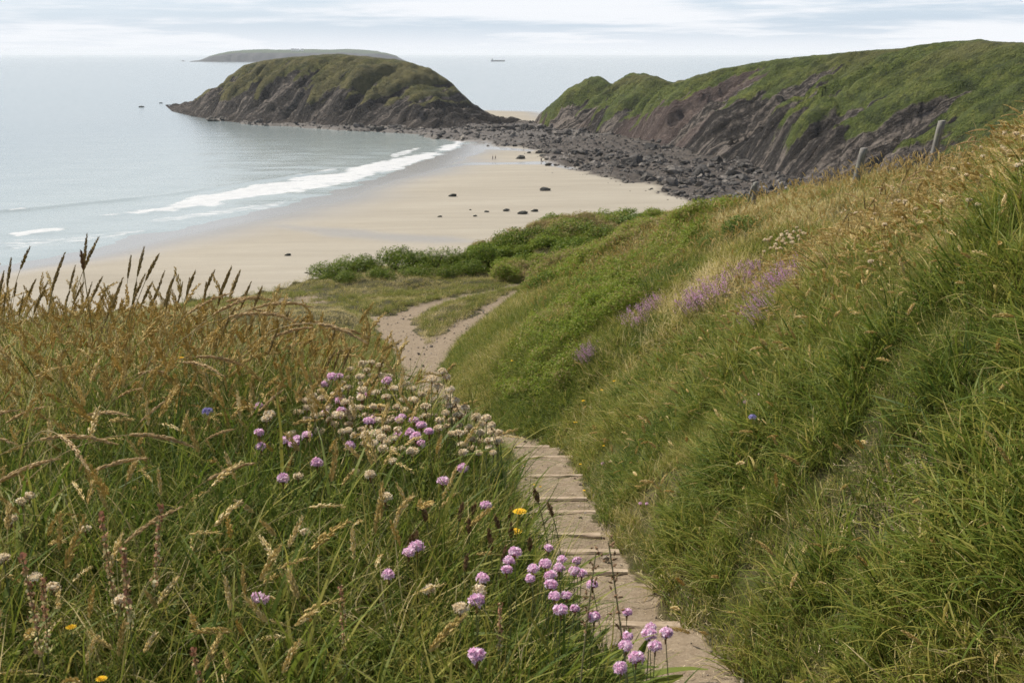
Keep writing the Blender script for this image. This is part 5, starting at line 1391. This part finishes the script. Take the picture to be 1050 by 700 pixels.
PL = [spike_parts(.19, .030, .1, .2, 'plantain'), spike_parts(.22, .024, .2, -.2, 'plantain'), spike_parts(.17, .034, .02, .35, 'plantain')]
LPL = 'brown plantain head in the loose group beside the left edge of the steps'
for k, q_ in enumerate([(253, 218), (380, 248), (225, 290), (235, 282), (435, 275), (450, 235), (480, 325), (548, 300), (597, 203), (500, 212), (495, 258), (375, 345), (395, 205), (440, 300), (362, 203), (560, 165)]):
    u, v = cropA(*q_); h = ray_hit(u, v, .2, 1.4, 3.0)
    if h: stem_thing('plantain_head', PL[k % 3], (m_fstem, m_brown), u, v, h[:3], LPL, 'plantain', 'brown plantain heads by the steps', FU(.85, 1.15), FU(0, 6.28))
DK = [spike_parts(.30, .10, .05, .06, 'dock'), spike_parts(.34, .13, .12, .05, 'dock')]
for k, (u, v, s, lab) in enumerate([(611, 566, 1.0, 'left one of two tall brown dock stalks standing in front of the steps'), (624, 556, 1.05, 'right one of two tall brown dock stalks standing in front of the steps')]):
    h = ray_hit(u, v, .42, 1.35, 2.6)
    if h: stem_thing('dock_stalk', DK[k], (m_fstem, m_brown), u, v, h[:3], lab, 'dock', 'dock stalks by the steps', s, .4)
GR = [spike_parts(FU(.26, .34), FU(.055, .085), FU(.02, .14), FU(.15, .75), 'grass') for _ in range(8)]
GP = [spike_parts(FU(.24, .32), FU(.08, .11), FU(.1, .3), FU(1.1, 2.0), 'grass') for _ in range(6)]
cropD = lambda x_, y_: (x_ / 3.5, 130 + y_ / 3.5)
LG = 'brown seeding grass stem standing up against the sand along the left crest'
TOP = [(105, 435), (40, 475), (14, 520), (128, 548), (312, 388), (352, 400), (232, 455), (205, 520), (365, 542), (470, 465), (517, 435), (568, 460), (590, 520), (520, 530), (628, 530), (700, 520), (768, 518), (680, 545), (270, 500), (300, 560), (330, 560), (385, 575), (440, 545), (490, 560), (545, 560), (610, 570), (655, 560), (60, 560), (85, 600), (170, 560), (810, 545), (830, 505), (860, 520), (740, 560), (560, 590), (250, 590), (20, 600), (420, 600), (900, 560), (940, 575)]
for k, q_ in enumerate(TOP):
    u, v = cropD(*q_); y0 = FU(3.2, 4.3)
    h = at_y(u, v, y0); g = GR[k % 8]
    need = h[2] - gz1(h[0], y0); s = min(1.75, max(.6, need / g[2][2]))
    stem_thing('grass_stem', g, (m_gstem, m_gold), u, v, h, LG, 'grass stem', 'seeding grass along the left crest', s, FU(-.9, .9))
cf = spike_parts(.34, .05, .04, .1, 'plantain'); h = at_y(83, 257, 3.4)
stem_thing('grass_stem', cf, (m_gstem, m_brown), 83, 257, h, 'tall dark thick-headed grass stem among the seeding grass at far left', 'grass stem', None, (h[2] - gz1(h[0], 3.4)) / cf[2][2], 0.3)
LB = 'pale seeding grass stem arching over in the left foreground'
for k, (u, v) in enumerate([(45, 417), (130, 425), (118, 455), (172, 410), (150, 470), (198, 458), (185, 520), (20, 420), (15, 455), (240, 440), (260, 475), (90, 480), (145, 398), (60, 470), (228, 385), (290, 400), (170, 382), (250, 375)]):
    h = ray_hit(u, v, .27, 1.5, 3.6); g = GP[k % 6]
    if h: stem_thing('grass_stem', g, (m_gstem, m_pale), u, v, h[:3], LB, 'grass stem', 'arched grass in the left foreground', max(.7, min(1.3, h[3] / max(.12, g[2][2]))), FU(-1.0, 1.0))
LGB = 'tan feathery grass stem drooping over the right end of the left bank crest'
for k in range(34):
    a_ = FU(0, 1); u = 235 + 190 * a_; v = 292 + 75 * a_ ** 1.5 + FU(0, 40)
    y0 = FU(2.9, 3.7); h = at_y(u, v, y0); g = (GP + GR)[k % 14]
    need = h[2] - gz1(h[0], y0)
    if need < .12: continue
    stem_thing('grass_stem', g, (m_gstem, m_pale if k % 2 else m_gold), u, v, h, LGB, 'grass stem', 'drooping grass on the left bank crest', min(1.5, max(.6, need / g[2][2])), FU(-.8, .8))
LR = 'golden seeding grass stem on the skyline of the right bank'
for k in range(85):
    a_ = FU(0, 1) ** .8; u = 868 + 184 * a_; v = np.interp(u, [868, 900, 960, 1000, 1050], [200, 183, 160, 142, 122]) + FU(-8, 26)
    y0 = FU(9.5, 13.5); h = at_y(u, v, y0); g = (GR + GP)[k % 14]; need = h[2] - gz1(h[0], y0)
    if not .15 < need < .75: continue
    stem_thing('grass_stem', g, (m_gstem, m_gold if k % 3 else m_pale), u, v, h, LR, 'grass stem', 'golden grass on the right crest', min(1.9, max(.8, need / g[2][2])), FU(-2.0, 2.0))
